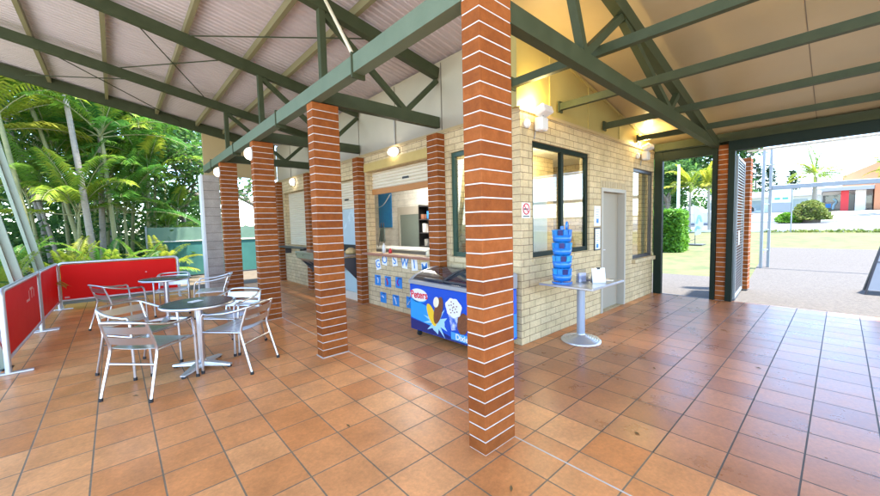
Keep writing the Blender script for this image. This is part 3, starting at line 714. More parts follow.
# ------------------------------------------------------------------ text helper
def text(name, body, size, loc, facing, m, parent=None, tilt=0, ext=.0015, shear=0, align='CENTER', bold=.0):
    cu = bpy.data.curves.new(name, 'FONT'); cu.body = body; cu.size = size; cu.extrude = ext; cu.align_x = align; cu.align_y = 'CENTER'; cu.shear = shear; cu.offset = bold
    cu.materials.append(m)
    tmp = bpy.data.objects.new(name, cu); me = bpy.data.meshes.new_from_object(tmp); bpy.data.objects.remove(tmp); me.name = name
    o = bpy.data.objects.new(name, me); COL.objects.link(o)
    if facing == '-X': X, Y = Vector((0, -1, 0)), Vector((0, 0, 1))
    elif facing == '-Y': X, Y = Vector((1, 0, 0)), Vector((0, 0, 1))
    elif facing == '+Y': X, Y = Vector((-1, 0, 0)), Vector((0, 0, 1))
    X2 = X * math.cos(tilt) + Y * math.sin(tilt); Y2 = -X * math.sin(tilt) + Y * math.cos(tilt)
    mx = Matrix((X2, Y2, X2.cross(Y2))).transposed().to_4x4(); mx.translation = loc
    if parent:
        o.parent = parent; o.matrix_parent_inverse = Matrix.Translation(-Vector(parent.location))
    o.matrix_basis = mx
    return o
# letter cards GO SWIM
for ch, y, z, tl, lb in (('G', 5.65, .775, -.25, 'white paper card with blue letter G below the serving window'), ('O', 5.43, .87, .1, 'white paper card with blue letter O below the serving window'),
                     ('S', 5.12, .875, -.12, 'white paper card with blue letter S under the serving ledge'), ('W', 4.83, .855, .06, 'white paper card with blue letter W under the serving ledge'),
                     ('I', 4.57, .84, -.1, 'white paper card with blue letter I under the serving ledge'), ('M', 4.31, .80, -.12, 'white paper card with blue letter M beside the freezer corner')):
    t = thing('letter_card', lb, 'letter card', (XF, y, z), 'letter cards spelling two words below the serving window')
    b = MB(); Mx = Matrix.Translation((XF - .004, y, z)) @ Matrix.Rotation(tl, 4, 'X')
    b.box(-.002, .002, -.075, .075, -.095, .095, 0, Mx); b.build('card', M['paper'], t)
    text('letter', ch, .20, (XF - .0075, y, z), '-X', M['letterblue'], t, -tl, bold=.002)
ft = 'blue swim flyers taped below the serving window'
flyers = [(5.68, .48, 'upper row blue flyer with white swimmer under the letter G', 0), (5.35, .485, 'upper row blue flyer with red figure between two other flyers', 1), (5.02, .50, 'upper row blue flyer with pink figure under the letter W', 2),
          (5.515, .18, 'lower row blue flyer with small white mark under the G and O', 3), (5.12, .18, 'lower row blue flyer with white diving figure under the S', 4), (4.72, .20, 'lower row blue flyer with white arm shape next to the freezer', 5)]
for (y, z, lb, k) in flyers:
    t = thing('blue_flyer', lb, 'flyer', (XF, y, z), ft)
    b = MB(); b.box(XF - .005, XF - .001, y - .095, y + .095, z - .095, z + .095); b.build('sheet', M['posterblue'], t)
    b = MB(); X = XF - .0055
    fig = [[(0, .05), (.03, .01), (.02, -.05)], [(-.04, .06), (0, .0), (.0, -.06)], [(.0, .06), (-.03, .0), (.02, -.05)], [(-.05, .02), (-.01, .03), (.03, .0)], [(-.03, .06), (.0, .02), (.03, -.06)], [(-.04, -.04), (0, .02), (.05, .05)]][k]
    b.tube(spline([(X, y - a, z + c) for a, c in fig], 5), .022, 6, flat=.12)
    b.build('figure', [M['white'], M['printred'], M['magenta'], M['white'], M['white'], M['white']][k], t)
    b = MB(); b.box(XF - .0062, XF - .005, y - .08, y + .02, z + .065, z + .08); b.build('caption_bar', M['navy'], t)

# ------------------------------------------------------------------ ice cream freezer
fz = thing('ice_cream_freezer', 'blue ice cream chest freezer with printed front and dark glass lid', 'freezer', (2.93, 3.2, 0))
X0, X1, Y0, Y1 = 2.90, 3.50, 2.545, 3.86
b = MB(); b.bbox(X0, X1, Y0, Y1, .085, .70, .012); b.build('cabinet', M['blue'], fz)
b = MB()
prof = [(X0 - .01, .703), (X0 - .01, .745), (X0 + .08, .80), (X0 + .25, .855), (X1 - .15, .885), (X1 - .03, .885), (X1 + .0, .86), (X1, .703)]
for y0, y1 in ((Y0 - .004, Y0 + .045), (Y1 - .045, Y1 + .004)):
    n = len(prof); b.add([(x, y, z) for y in (y0, y1) for x, z in prof], [tuple(range(n)), tuple(range(2 * n - 1, n - 1, -1))] + [(i, (i + n), ((i + 1) % n) + n, (i + 1) % n) for i in range(n)])
b.box(X0 - .012, X0 + .04, Y0 + .047, Y1 - .047, .703, .75); b.box(X1 - .05, X1, Y0 + .047, Y1 - .047, .703, .87)
b.build('lid_frame', M['midgrey'], fz)
b = MB(); gp_ = [(X0 + .03, .755), (X0 + .09, .79), (X0 + .25, .845), (X1 - .15, .872), (X1 - .05, .874)]
for (y0, y1, dz) in ((Y0 + .05, 3.25, .0), (3.2, Y1 - .05, .012)):
    b.add([(x, y, z + dz) for y in (y0, y1) for x, z in gp_], [(i, i + 1, 6 + i, 5 + i) for i in range(4)], 0, True)
b.build('sliding_glass', M['fglass'], fz)
b = MB(); b.tube([(X0 + .03, 3.23, .77), (X0 + .10, 3.23, .812), (X0 + .25, 3.23, .868), (X1 - .15, 3.23, .893), (X1 - .05, 3.23, .893)], .014, 6); b.tube([(X0 + .05, 2.7, .775), (X0 + .05, 3.6, .785)], .012, 6); b.build('glass_rail', M['darkgrey'], fz)
b = MB()
for y in (Y0 + .08, Y0 + .42, Y0 + .8, Y1 - .3): b.bbox(X0 + .07, X1 - .08, y, y + .22, .45, .66 + random.uniform(-.03, .03), .02)
b.build('frozen_goods', mat('wrapped_ice_creams', (.5, .3, .2), .4, col2=(.2, .3, .55), scale=14, amt=.2), fz)
for (x, y) in ((X0 + .06, Y0 + .07), (X0 + .06, Y1 - .12), (X1 - .06, Y0 + .07), (X1 - .06, Y1 - .12)):
    b = MB(); b.tube([(x, y - .015, .035), (x, y + .015, .035)], .034, 14); b.box(x - .02, x + .02, y - .022, y + .022, .05, .086); b.build('castor', M['rubber'], fz)
# printed front: sheets stacked a millimetre proud of each other
XFz = X0 - .0015
def blob(pts, x, th=.0008):
    bb = MB(); n = len(pts); bb.add([(x, y, z) for y, z in pts] + [(x - th, y, z) for y, z in pts], [tuple(range(n)), tuple(range(2 * n - 1, n - 1, -1))] + [(i, n + i, n + (i + 1) % n, (i + 1) % n) for i in range(n)]); return bb
def ell(cy_, cz, ry, rz_, n=28, wob=0, ph=0): return [(cy_ + ry * math.cos(2 * PI * k / n) * (1 + wob * math.sin(5 * 2 * PI * k / n + ph)), cz + rz_ * math.sin(2 * PI * k / n) * (1 + wob * math.sin(7 * 2 * PI * k / n))) for k in range(n)]
b = blob([(Y0 + .02, .10), (Y1 - .015, .10), (Y1 - .015, .23), (3.4, .20), (3.1, .14), (Y0 + .02, .12)], XFz); b.build('print_navy', M['navy'], fz)
b = blob([(3.84, .50), (3.84, .25), (3.42, .20), (3.25, .27), (3.3, .40), (3.45, .43), (3.6, .46)], XFz - .001); b.build('print_cyan', M['cyan'], fz)
sp = []
for k in range(26):
    a = 2 * PI * k / 26; r_ = (.17 if k % 2 else .10) * (1 + .3 * math.sin(k * 2.3)); sp.append((3.32 + r_ * 1.25 * math.cos(a), .27 + r_ * math.sin(a)))
b = blob(sp, XFz - .002); b.build('print_splash', mat('splash_print', (.35, .62, .85), .4), fz)
# logo oval with lettering
lg = blob(ell(3.66, .565, .18, .082, 32), XFz - .002); lgo = lg.build('logo_oval', M['white'], fz)
b = blob(ell(3.67, .548, .178, .084, 32), XFz - .001); b.build('logo_shadow', M['cyan'], fz)
text('logo_lettering', 'Peters', .135, (XFz - .0045, 3.655, .565), '-X', M['printred'], fz, .05, bold=.003)
# dipped ice cream bar, yellow bar, cone
def rot(pts, c, a): return [(c[0] + (y - c[0]) * math.cos(a) - (z - c[1]) * math.sin(a), c[1] + (y - c[0]) * math.sin(a) + (z - c[1]) * math.cos(a)) for y, z in pts]
b = blob(rot(ell(3.41, .345, .065, .15, 24), (3.41, .345), -.5), XFz - .004); b.build('print_yellow_bar', M['yellowprint'], fz)
b = blob(rot(ell(3.28, .42, .07, .185, 24), (3.28, .42), .35), XFz - .005); b.build('print_choc_bar', M['choc'], fz)
b = blob(rot(ell(3.315, .52, .05, .07, 20), (3.315, .52), .35), XFz - .0065); b.build('print_bite', M['icecream'], fz)
b = blob([(3.11, .44), (2.93, .44), (2.97, .24), (3.05, .22)], XFz - .004); b.build('print_cone_wrap', mat('cone_wrap_print', (.03, .12, .5), .4, col2=(.6, .65, .8), scale=22, amt=.25), fz)
b = blob(ell(3.01, .495, .135, .115, 28, .07), XFz - .0055); b.build('print_cream_top', M['white'], fz)
b = MB()
for k in range(13):
    a = k * 2.4; rr = .018 * math.sqrt(k) ; bb = blob(ell(3.02 + rr * 1.3 * math.cos(a), .495 + rr * 1.2 * math.sin(a), .011, .009, 8), XFz - .007); b.add(bb.v, bb.f)
b.build('print_nuts', M['choc'], fz)
b = blob(rot(ell(2.86, .33, .09, .13, 24, .05), (2.86, .33), .3), XFz - .0035); b.build('print_choc_cone', M['choc'], fz)
b = blob([(3.06, .115), (2.70, .115), (2.70, .205), (3.06, .205)], XFz - .0045); b.build('print_word_panel', mat('word_panel_print', (.06, .32, .62), .4), fz)
text('word_lettering', 'Dixie', .095, (XFz - .0068, 2.88, .158), '-X', M['white'], fz, .0, bold=.002)
b = MB(); b.box(X0 + .02, X1 - .02, Y0 - .003, Y0 - .001, .12, .40); b.build('end_print', M['letterblue'], fz)

# ------------------------------------------------------------------ signs, floodlights, wall lamps
t = thing('no_smoking_sign', 'small white no smoking sign with red ring on the brick corner', 'sign', (3.65, YW, 1.6))
b = MB(); b.box(3.565, 3.735, YW - .006, YW - .001, 1.53, 1.71); b.build('plate', M['paper'], t)
b = MB(); b.tube([(3.65 + .062 * math.cos(a * PI / 12), YW - .007, 1.635 + .062 * math.sin(a * PI / 12)) for a in range(24)], .008, 6, closed=True); b.bar((3.606, YW - .0085, 1.679), (3.694, YW - .0085, 1.591), .012, .003, up=(0, 1, 0)); b.build('ring', M['printred'], t)
b = MB(); b.box(3.605, 3.69, YW - .0068, YW - .0062, 1.625, 1.643); b.build('cigarette', M['black'], t)
b = MB(); b.box(3.585, 3.715, YW - .0068, YW - .0062, 1.542, 1.555); b.build('text_line', M['black'], t)
for (z0, z1, lb, mm) in ((1.40, 1.70, 'white notice in a clear holder beside the door, above the other notice', M['paper']), (1.02, 1.37, 'black bordered white notice beside the door, below the other notice', M['black'])):
    t = thing('door_notice', lb, 'notice', (5.5, YW, z0))
    b = MB(); b.box(5.42, 5.62, YW - .012, YW - .001, z0, z1); b.build('backing', mm, t)
    b = MB(); b.box(5.44, 5.60, YW - .016, YW - .013, z0 + .02, z1 - .02); b.build('sheet', M['paper'], t)
    b = MB()
    for k in range(6): b.box(5.455, 5.455 + .12 - .02 * (k % 3), YW - .018, YW - .0165, z1 - .06 - k * .035, z1 - .052 - k * .035)
    b.build('text_line', M['midgrey'], t)
    b = MB(); b.box(5.47, 5.54, YW - .0185, YW - .017, z0 + .04, z0 + .10); b.build('print_block', M['letterblue'], t)
def flood(x, lb, sc=1.0):
    t = thing('flood_light', lb, 'light fitting', (x, YW, 2.6), 'white flood lights on the end wall')
    b = MB(); b.bbox(x - .075, x + .075, YW - .14, YW - .03, 2.56, 2.72, .018); b.build('lamp_box', M['white'], t)
    b = MB(); Mx = Matrix.Translation((x, YW - .12, 2.785)) @ Matrix.Rotation(-.35, 4, 'X'); b.bbox(-.10, .10, -.07, .07, -.045, .045, .012, 0, Mx); b.build('lamp_head', M['white'], t)
    b = MB(); b.box(-.085, .085, -.055, .055, .046, .049, 0, Mx); b.build('lens', M['lampwarm'], t)
    b = MB(); b.box(x - .03, x + .03, YW - .032, YW - .001, 2.60, 2.68); b.tube([(x, YW - .09, 2.70), (x, YW - .11, 2.76)], .015, 8); b.build('bracket', M['midgrey'], t)
    b = MB(); b.lathe([(0, 0), (.05, 0), (.055, .02), (.04, .045), (.02, .05), (0, .05)], (x - .2, YW - .001, 2.63), 18, M=Matrix.Rotation(PI / 2, 4, 'X')); b.build('sensor', M['white'], t)
    b = MB(); b.tube([(x - .03, YW - .02, 2.56), (x - .035, YW - .008, 2.47)], .006, 6); b.build('cable', M['midgrey'], t)
    wall_lamp_light('flood_glow', (x - .05, YW - .11, 2.90), 4.5, (1, .76, .32), .06)
flood(3.86, 'white twin flood light on the corner of the end wall above the window')
flood(7.30, 'white twin flood light on the end wall above the door')
def bulkhead(name, y, z, lb, ry, rz_):
    t = thing(name, lb, 'wall lamp', (XF, y, z))
    Mx = Matrix.Translation((XF - .001, y, z)) @ Matrix.Rotation(-PI / 2, 4, 'Y') @ Matrix.Diagonal((rz_, ry, 1, 1))
    b = MB(); b.lathe([(0, 0), (1.12, 0), (1.12, .025), (1.0, .03)], (0, 0, 0), 28, M=Mx); b.build('lamp_base', M['white'], t)
    b = MB(); b.lathe([(1.0, .028), (.98, .06), (.8, .095), (.4, .11), (0, .112)], (0, 0, 0), 28, M=Mx); b.build('lens', M['lampwall'], t)
bulkhead('bulkhead_lamp', 5.0, 2.69, 'lit oval white bulkhead lamp above the serving window', .11, .065)
bulkhead('bulkhead_lamp', 9.55, 2.66, 'lit round white bulkhead lamp above the closed shutter', .085, .085)
b = MB(); b.tube([(XF - .012, 5.0, 2.76), (XF - .012, 5.0, 3.3)], .006, 6); simple('lamp_cable', b, M['midgrey'], 'thin grey cable running up from the oval bulkhead lamp', 'cable')
for (y, lb, mm) in ((PY[2] + .07, 'lit white dome lamp on the brick pillar beside the front table', M['lampwarm']), (PY[3] + .07, 'lit amber dome lamp on the brick pillar by the grey pier', M['lampamber'])):
    t = thing('dome_lamp', lb, 'wall lamp', (XP, y, 2.6))
    Mx = Matrix.Translation((XP - .002, y, 2.64)) @ Matrix.Rotation(-PI / 2, 4, 'Y') @ Matrix.Diagonal((.8, .8, .8, 1))
    b = MB(); b.lathe([(0, 0), (.085, 0), (.085, .03), (.08, .03)], (0, 0, 0), 24, M=Mx @ Matrix.Diagonal((1.5, 1, 1, 1))); b.build('lamp_base', M['white'], t)
    b = MB(); b.lathe([(.078, .028), (.07, .08), (.04, .12), (0, .13)], (0, 0, 0), 24, M=Mx @ Matrix.Diagonal((1.5, 1, 1, 1))); b.build('lens', mm, t)

# ------------------------------------------------------------------ high table with leaflets
ht = thing('pedestal_table', 'rectangular steel topped pedestal table against the brick end wall', 'table', (4.22, 2.10, 0))
b = MB(); b.bbox(3.68, 4.50, 1.72, 2.37, .735, .762, .006); b.build('table_top', M['steel'], ht)
b = MB(); b.cyl((4.22, 2.12), .048, .06, .733, 24); b.build('column', mat('blue_grey_column', (.33, .37, .45), .4, .3), ht)
b = MB(); pr = [(0.235, .0), (.235, .012)]
for k in range(7):
    r_ = .225 - k * .026; z = .016 + k * .0085; pr += [(r_, z), (r_ - .005, z + .014), (r_ - .013, z + .014), (r_ - .019, z + .004)]
pr += [(.05, .085), (.048, .09)]
b.lathe(pr, (4.22, 2.12, 0), 40); b.build('ringed_base', M['alumatte'], ht)
TZ = .763
ds = thing('leaflet_stand', 'tall blue round leaflet stand with tiers on the pedestal table', 'leaflet stand', (3.86, 2.17, TZ))
b = MB(); b.cyl((3.86, 2.17), .115, TZ, TZ + .015, 28); b.cyl((3.86, 2.17), .02, TZ + .015, TZ + .66, 12); b.build('base_disc', M['bluestand'], ds)
for k in range(4):
    z = TZ + .03 + k * .15
    b = MB(); b.lathe([(.04, z), (.10, z), (.110, z + .075), (.106, z + .075), (.097, z + .006), (.04, z + .006)], (3.86, 2.17, 0), 28); b.build('tier', M['bluestand'], ds)
    b = MB(); b.lathe([(.090, z + .01), (.099, z + .138), (.09, z + .142)], (3.86, 2.17, 0), 24); b.build('tier_sleeve', M['posterblue'], ds)
    for j in range(11):
        a = 2 * PI * j / 11 + k * .4; c = [M['bluestand'], M['cyan'], M['posterblue'], M['tealprint'], M['navy'], M['magenta'], M['white']][(j * 3 + k) % 7 if (j * 2 + k) % 5 == 0 else (0, 1, 2, 4)[(j + k) % 4]]
        Mx = Matrix.Translation((3.86 + .101 * math.cos(a), 2.17 + .101 * math.sin(a), z + .075)) @ Matrix.Rotation(a, 4, 'Z') @ Matrix.Rotation(.12, 4, 'Y')
        b = MB(); b.box(-.003, .003, -.026, .026, -.062, .062, 0, Mx); b.build('leaflet', c, ds)
b = MB(); Mx = Matrix.Translation((3.92, 2.14, TZ + .66)) @ Matrix.Rotation(PI / 2, 4, 'X') @ Matrix.Rotation(.2, 4, 'Y'); b.lathe([(0, -.004), (.055, -.004), (.055, .004), (0, .004)], (0, 0, 0), 26, M=Mx); b.build('header_disc', M['bluestand'], ds)
ah = thing('brochure_holder', 'clear acrylic brochure holder on the pedestal table beside the blue stand', 'brochure holder', (3.98, 1.98, TZ))
b = MB(); Mx = Matrix.Translation((4.04, 2.03, TZ)) @ Matrix.Rotation(-.4, 4, 'Z'); b.box(-.065, .065, .0, .004, 0, .15, 0, Mx); b.box(-.065, .065, -.05, -.046, 0, .08, 0, Mx); b.box(-.065, .065, -.046, .0, 0, .004, 0, Mx); b.box(-.069, -.065, -.05, .004, 0, .1, 0, Mx); b.box(.065, .069, -.05, .004, 0, .1, 0, Mx); b.build('acrylic_shell', M['acrylic'], ah)
b = MB(); b.box(-.05, .05, -.03, -.012, .006, .11, 0, Mx); b.build('brochure', mat('faded_brochure', (.45, .5, .68), .5, col2=(.7, .6, .6), scale=30), ah)
cb = thing('clipped_notice', 'standing white notice with a black clip on the pedestal table', 'notice', (4.0, 1.82, TZ))
b = MB(); Mx = Matrix.Translation((4.10, 1.84, TZ)) @ Matrix.Rotation(-.5, 4, 'Z') @ Matrix.Rotation(-.12, 4, 'X'); b.box(-.085, .085, -.003, .003, 0, .17, 0, Mx); b.build('sheet', M['paper'], cb)
b = MB(); b.box(-.018, .018, -.008, .008, .155, .18, 0, Mx); b.build('clip', M['black'], cb)
b = MB(); Mx2 = Matrix.Translation((4.13, 1.895, TZ)) @ Matrix.Rotation(-.5, 4, 'Z') @ Matrix.Rotation(.25, 4, 'X'); b.box(-.07, .07, -.003, .003, 0, .15, 0, Mx2); b.build('rear_strut', M['midgrey'], cb)
for (x, y, a, mm, lb) in ((4.33, 1.86, .2, M['paper'], 'white leaflet lying on the pedestal table near its corner'), (4.36, 2.05, -.15, M['midgrey'], 'grey leaflet lying on the pedestal table by the wall'), (4.22, 1.98, .6, M['navy'], 'dark printed leaflet lying behind the clipped notice')):
    b = MB(); b.box(-.05, .05, -.075, .075, 0, .004, 0, Matrix.Translation((x, y, TZ)) @ Matrix.Rotation(a, 4, 'Z')); simple('loose_leaflet', b, mm, lb, 'leaflet', 'leaflets lying on the pedestal table')

# ------------------------------------------------------------------ cafe tables and chairs
def cafe_table(loc, label, rzz):
    t = thing('cafe_table', label, 'table', (0, 0, 0), 'round cafe tables on the terrace'); HT = -.035
    b = MB(); b.lathe([(r_, z + HT) for r_, z in [(0, .715), (.325, .715), (.34, .722), (.343, .735), (.335, .745), (.32, .747), (0, .747)]], n=48); b.build('table_top', M['tabletop'], t, False)
    b = MB(); b.lathe([(r_, z + HT) for r_, z in [(.344, .718), (.347, .726), (.347, .736), (.343, .742)]], n=48); b.build('edge_band', M['alu'], t, False)
    b = MB(); b.tube([(.0, 0, .05), (0, 0, .678)], .034, 20); b.build('column', M['alu'], t, False)
    b = MB(); b.lathe([(.06, .03), (.06, .06), (.04, .085), (.035, .09)], n=20)
    for k in range(4):
        a = PI / 4 + k * PI / 2; c, s = math.cos(a), math.sin(a)
        p = [(.03, .045, .03), (.31, .025, .018), (.31, -.025, .018), (.03, -.045, .03)]; q = [(.03, .04, .075), (.31, .02, .034), (.31, -.02, .034), (.03, -.04, .075)]
        V = [(x * c - y * s, x * s + y * c, z) for x, y, z in p + q]
        b.add(V, [(3, 2, 1, 0), (4, 5, 6, 7), (0, 1, 5, 4), (1, 2, 6, 5), (2, 3, 7, 6), (3, 0, 4, 7)])
    b.build('cross_base', M['alumatte'], t, False)
    for k in range(4):
        a = PI / 4 + k * PI / 2; b = MB(); b.cyl((.29 * math.cos(a), .29 * math.sin(a)), .022, 0, .02, 12); b.build('rubber_foot', M['rubber'], t, False)
    t.location = loc; t.rotation_euler = (0, 0, rzz); return t
t1 = cafe_table((.62, 4.57, 0), 'round dark topped cafe table with a white patch, beside the brick pillar', R(3))
t2 = dup(t1, (.57, 7.32, 0), R(20), 'round dark topped cafe table in front of the red banner screen')
b = MB(); b.box(-.06, .06, -.04, .04, 0, .003, 0, Matrix.Translation((.60, 4.62, .7135)) @ Matrix.Rotation(.5, 4, 'Z')); simple('white_patch', b, M['paper'], 'small white patch lying on the front cafe table', 'card')  # thin white rectangle lying on the table top

def make_chair(label):
    t = thing('cafe_armchair', label, 'armchair', (0, 0, 0), 'aluminium armchairs around the cafe tables')
    W = .245
    # one tube: front foot, arm, back loop, arm, front foot
    half = [(W, .235, .01), (W, .215, .56), (W, .13, .613), (W, -.02, .622), (W - .005, -.16, .65), (W - .03, -.265, .682), (.15, -.30, .695), (0, -.305, .698)]
    pts = half + [(-x, y, z) for x, y, z in half[-2::-1]]
    b = MB(); b.tube(spline(pts, 5), .0125, 10); b.build('arm_loop', M['alu'], t, False)
    for s in (-1, 1):
        b = MB(); b.tube(rounded([(s * (W - .03), -.27, .685), (s * (W - .022), -.185, .43), (s * (W - .01), -.30, .01)], .05), .0125, 10); b.build('rear_leg', M['alu'], t, False)
        b = MB(); b.tube([(s * (W - .022), -.20, .425), (s * (W - .004), .21, .43)], .011, 8); b.build('seat_rail', M['alu'], t, False)
        for (x, y) in ((W, .235), (W - .01, -.30)):
            b = MB(); b.cyl((s * x, y), .017, 0, .03, 12); b.build('rubber_foot', M['rubber'], t, False)
    b = MB(); b.tube([(-(W - .02), -.225, .305), (W - .02, -.225, .305)], .0105, 8); b.build('rear_crossbar', M['alu'], t, False)
    b = MB(); b.tube([(-W + .0, .215, .42), (W, .215, .42)], .0105, 8); b.build('front_crossbar', M['alu'], t, False)
    b = MB()
    for k in range(6):
        y0 = -.19 + k * .066; V = []
        for i in range(9):
            x = -W + .03 + i * (2 * W - .06) / 8; z = .438 - .012 * math.cos((i - 4) / 4 * PI / 2)
            for (yy, zz) in ((y0, z), (y0 + .06, z - .001), (y0 + .06, z + .005), (y0, z + .005)): V.append((x, yy, zz))
        F = []
        for i in range(8):
            for j in range(4): F.append((i * 4 + j, (i + 1) * 4 + j, (i + 1) * 4 + (j + 1) % 4, i * 4 + (j + 1) % 4))
        F += [(0, 1, 2, 3), (35, 34, 33, 32)]
        b.add(V, F)
    b.build('seat', M['alu'], t, False)
    for (zc_, hh, lean) in ((.62, .07, 0), (.515, .07, 0)):
        b = MB(); V = []
        for i in range(11):
            u = (i - 5) / 5; x = u * (W - .03); bow = -.03 * (1 - u * u)
            for (dz, dy) in ((-hh / 2, .004), (hh / 2, .004), (hh / 2, -.004), (-hh / 2, -.004)):
                z = zc_ + dz; y = -.185 - (z - .43) * .328 + bow; V.append((x, y + dy, z))
        F = []
        for i in range(10):
            for j in range(4): F.append((i * 4 + j, i * 4 + (j + 1) % 4, (i + 1) * 4 + (j + 1) % 4, (i + 1) * 4 + j))
        F += [(3, 2, 1, 0), (40, 41, 42, 43)]
        b.add(V, F); b.build('back_slat', M['alu'], t, False)
    return t
ch = make_chair('aluminium armchair with its slatted back towards the camera at the front table')
def put(o, x, y, dx, dy): o.location = (x, y, 0); o.rotation_euler = (0, 0, math.atan2(-dx, dy))
def chair(x, y, dx, dy, label): return dup(ch, (x, y, 0), math.atan2(-dx, dy), label)
put(ch, .20, 4.32, .72, .69)
chair(.93, 4.34, -.66, .75, 'aluminium armchair at the front table on the side nearest the brick pillar, seen from behind')
chair(1.02, 5.02, -.75, -.66, 'aluminium armchair facing us from behind the front table, between table and lamp pillar')
chair(.14, 4.98, .55, -.83, 'aluminium armchair with rounded back loop behind the front table, facing the freezer')
chair(.0, 7.42, .93, .36, 'aluminium armchair at the far table with the red screen straight behind its back')
chair(.72, 8.0, -.2, -.98, 'aluminium armchair behind the far table, its back loop against the red screen')
chair(1.2, 7.28, -.96, .28, 'aluminium armchair at the far table in front of the grey block pier')

# ------------------------------------------------------------------ red banner screens
def screen(a, c, label, marks, z0=.16, z1=.89):
    t = thing('banner_screen', label, 'banner screen', (a[0], a[1], 0), 'red banner screens around the terrace')
    A = Vector((a[0], a[1], 0)); B = Vector((c[0], c[1], 0)); u = (B - A).normalized(); nrm = Vector((u.y, -u.x, 0)); up = Vector((0, 0, 1)); Ln = (B - A).length
    b = MB(); pts = rounded([A + up * .02, A + up * z1, B + up * z1, B + up * .02], .09, 6); b.tube(pts, .026, 12)
    b.tube([A + up * z0, B + up * z0], .02, 10)
    b.build('tube_frame', M['alumatte'], t)
    b = MB(); o = .03
    q = rounded([A + u * o + up * (z0 + .02), A + u * o + up * (z1 - .03), B - u * o + up * (z1 - .03), B - u * o + up * (z0 + .02)], .06, 4)
    n = len(q); b.add([p + nrm * .003 for p in q] + [p - nrm * .003 for p in q], [tuple(range(n)), tuple(range(2 * n - 1, n - 1, -1))] + [(i, n + i, n + (i + 1) % n, (i + 1) % n) for i in range(n)])
    b.build('vinyl_sheet', M['red'], t)
    for p in (A, B):
        b = MB(); b.bar(p - nrm * .18 + up * .012, p + nrm * .18 + up * .012, .05, .016); b.build('foot_plate', M['alumatte'], t)
    b = MB()
    for (s, z, ww, hh) in marks:
        p = A + u * (s * Ln) + up * z + nrm * .0042
        b.bar(p - u * ww / 2, p + u * ww / 2, .0015, hh)
    b.build('printed_mark', mat('faded_white_print', (.85, .45, .42), .5), t)
    return t
screen((-.86, 10.12), (1.02, 10.06), 'wide red banner screen facing us across the end of the terrace', [(.70, .60, .035, .008), (.70, .60, .008, .035), (.70, .44, .03, .008), (.70, .44, .008, .03), (.32, .33, .03, .01), (.05, .22, .07, .03)])
screen((-.90, 8.10), (-.87, 10.02), 'red banner screen along the terrace edge, the middle one of three', [(.5, .5, .01, .01)])
screen((-.92, 5.84), (-.90, 8.00), 'red banner screen with faded lettering beside the leaning post base', [(.62, .60, .22, .03), (.66, .66, .03, .12), (.74, .66, .03, .12), (.82, .66, .03, .12), (.74, .73, .2, .03)])

# ------------------------------------------------------------------ doorway frames and gate on the right
ef = thing('entrance_frame', 'dark green steel doorway frame with wide lintel at the right end', 'door frame', (8.0, 1.5, 0))
b = MB(); b.box(7.97, 8.07, 2.36, 2.50, 0.002, 2.76); b.build('jamb', M['darkgreen'], ef)
b = MB(); b.box(7.97, 8.07, 1.50, 1.572, 0.002, 2.76); b.build('jamb', M['darkgreen'], ef)
b = MB(); b.box(7.965, 8.07, 1.255, 1.346, 0.002, 2.62); b.build('jamb', M['darkgreen'], ef)
b = MB(); b.box(7.975, 8.065, 1.574, 2.358, 2.60, 2.76); b.build('lintel', M['darkgreen'], ef)
b = MB(); b.box(7.96, 8.08, -6, 1.346, 2.622, 2.79); b.build('lintel', M['darkgreen'], ef)
b = MB(); b.box(7.95, 8.09, -6, 2.50, 2.792, 2.93); b.build('head_trim', M['green'], ef)
b = MB(); b.box(8.085, 8.105, -6, 1.12, 2.575, 2.61); b.build('track_rail', M['white'], ef)
b = MB(); b.box(8.005, 8.045, 1.266, 2.5, -.02, .004); b.build('threshold', M['darkgrey'], ef)
gt = thing('slatted_gate', 'open slatted steel gate leaf swung outward by the brick pillar', 'gate', (8.12, 1.27, 0))
b = MB(); gx0, gx1, gy = 8.12, 9.38, 1.25
b.box(gx0, gx0 + .05, gy - .02, gy + .02, .03, 2.55); b.box(gx1 - .05, gx1, gy - .02, gy + .02, .03, 2.55); b.box(gx0 + .05, gx1 - .05, gy - .02, gy + .02, .03, .08); b.box(gx0 + .05, gx1 - .05, gy - .02, gy + .02, 2.50, 2.55); b.build('gate_frame', M['galv'], gt)
b = MB(); z = .12
while z < 2.48: b.box(gx0 + .05, gx1 - .05, gy - .012, gy + .012, z, z + .022); z += .052
b.build('slat_panel', M['darkgrey'], gt)
b = MB(); b.tube([(gx0 + .02, gy - .05, 1.0), (gx0 + .02, gy - .05, 1.25)], .012, 8); b.build('handle', M['alu'], gt)
gt.rotation_euler = (0, 0, R(3.6))

# ------------------------------------------------------------------ outdoor steel frame, sign, sandwich board
lf = thing('steel_goal_frame', 'galvanised steel frame of ladder post and long top bar on the apron', 'steel frame', (14.3, 1.5, 0))
for (x, y) in ((14.12, 1.56), (14.5, 1.44)):
    b = MB(); b.bbox(x - .035, x + .035, y - .035, y + .035, -.03, 3.45, .006); b.build('post', M['galv'], lf)
for z in (.5, 1.1, 1.85, 2.3, 3.0):
    b = MB(); b.bar((14.15, 1.55, z), (14.47, 1.45, z), .04, .04); b.build('rung', M['galv'], lf)
b = MB(); b.bbox(14.46, 14.54, -6, 1.40, 2.26, 2.39, .008); b.build('top_bar', M['galv'], lf)
b = MB(); b.bbox(14.47, 14.53, -5.0, -4.94, -.03, 2.255, .006); b.build('post', M['galv'], lf)
sg = thing('notice_board', 'white notice board with green words on two posts by the road', 'notice board', (34, 3.0, .5))
gz = tz(32.5) - .06
for y in (3.22, 2.18):
    b = MB(); b.tube([(32.5, y, gz), (32.5, y, 3.55)], .035, 8); b.build('post', M['galv'], sg)
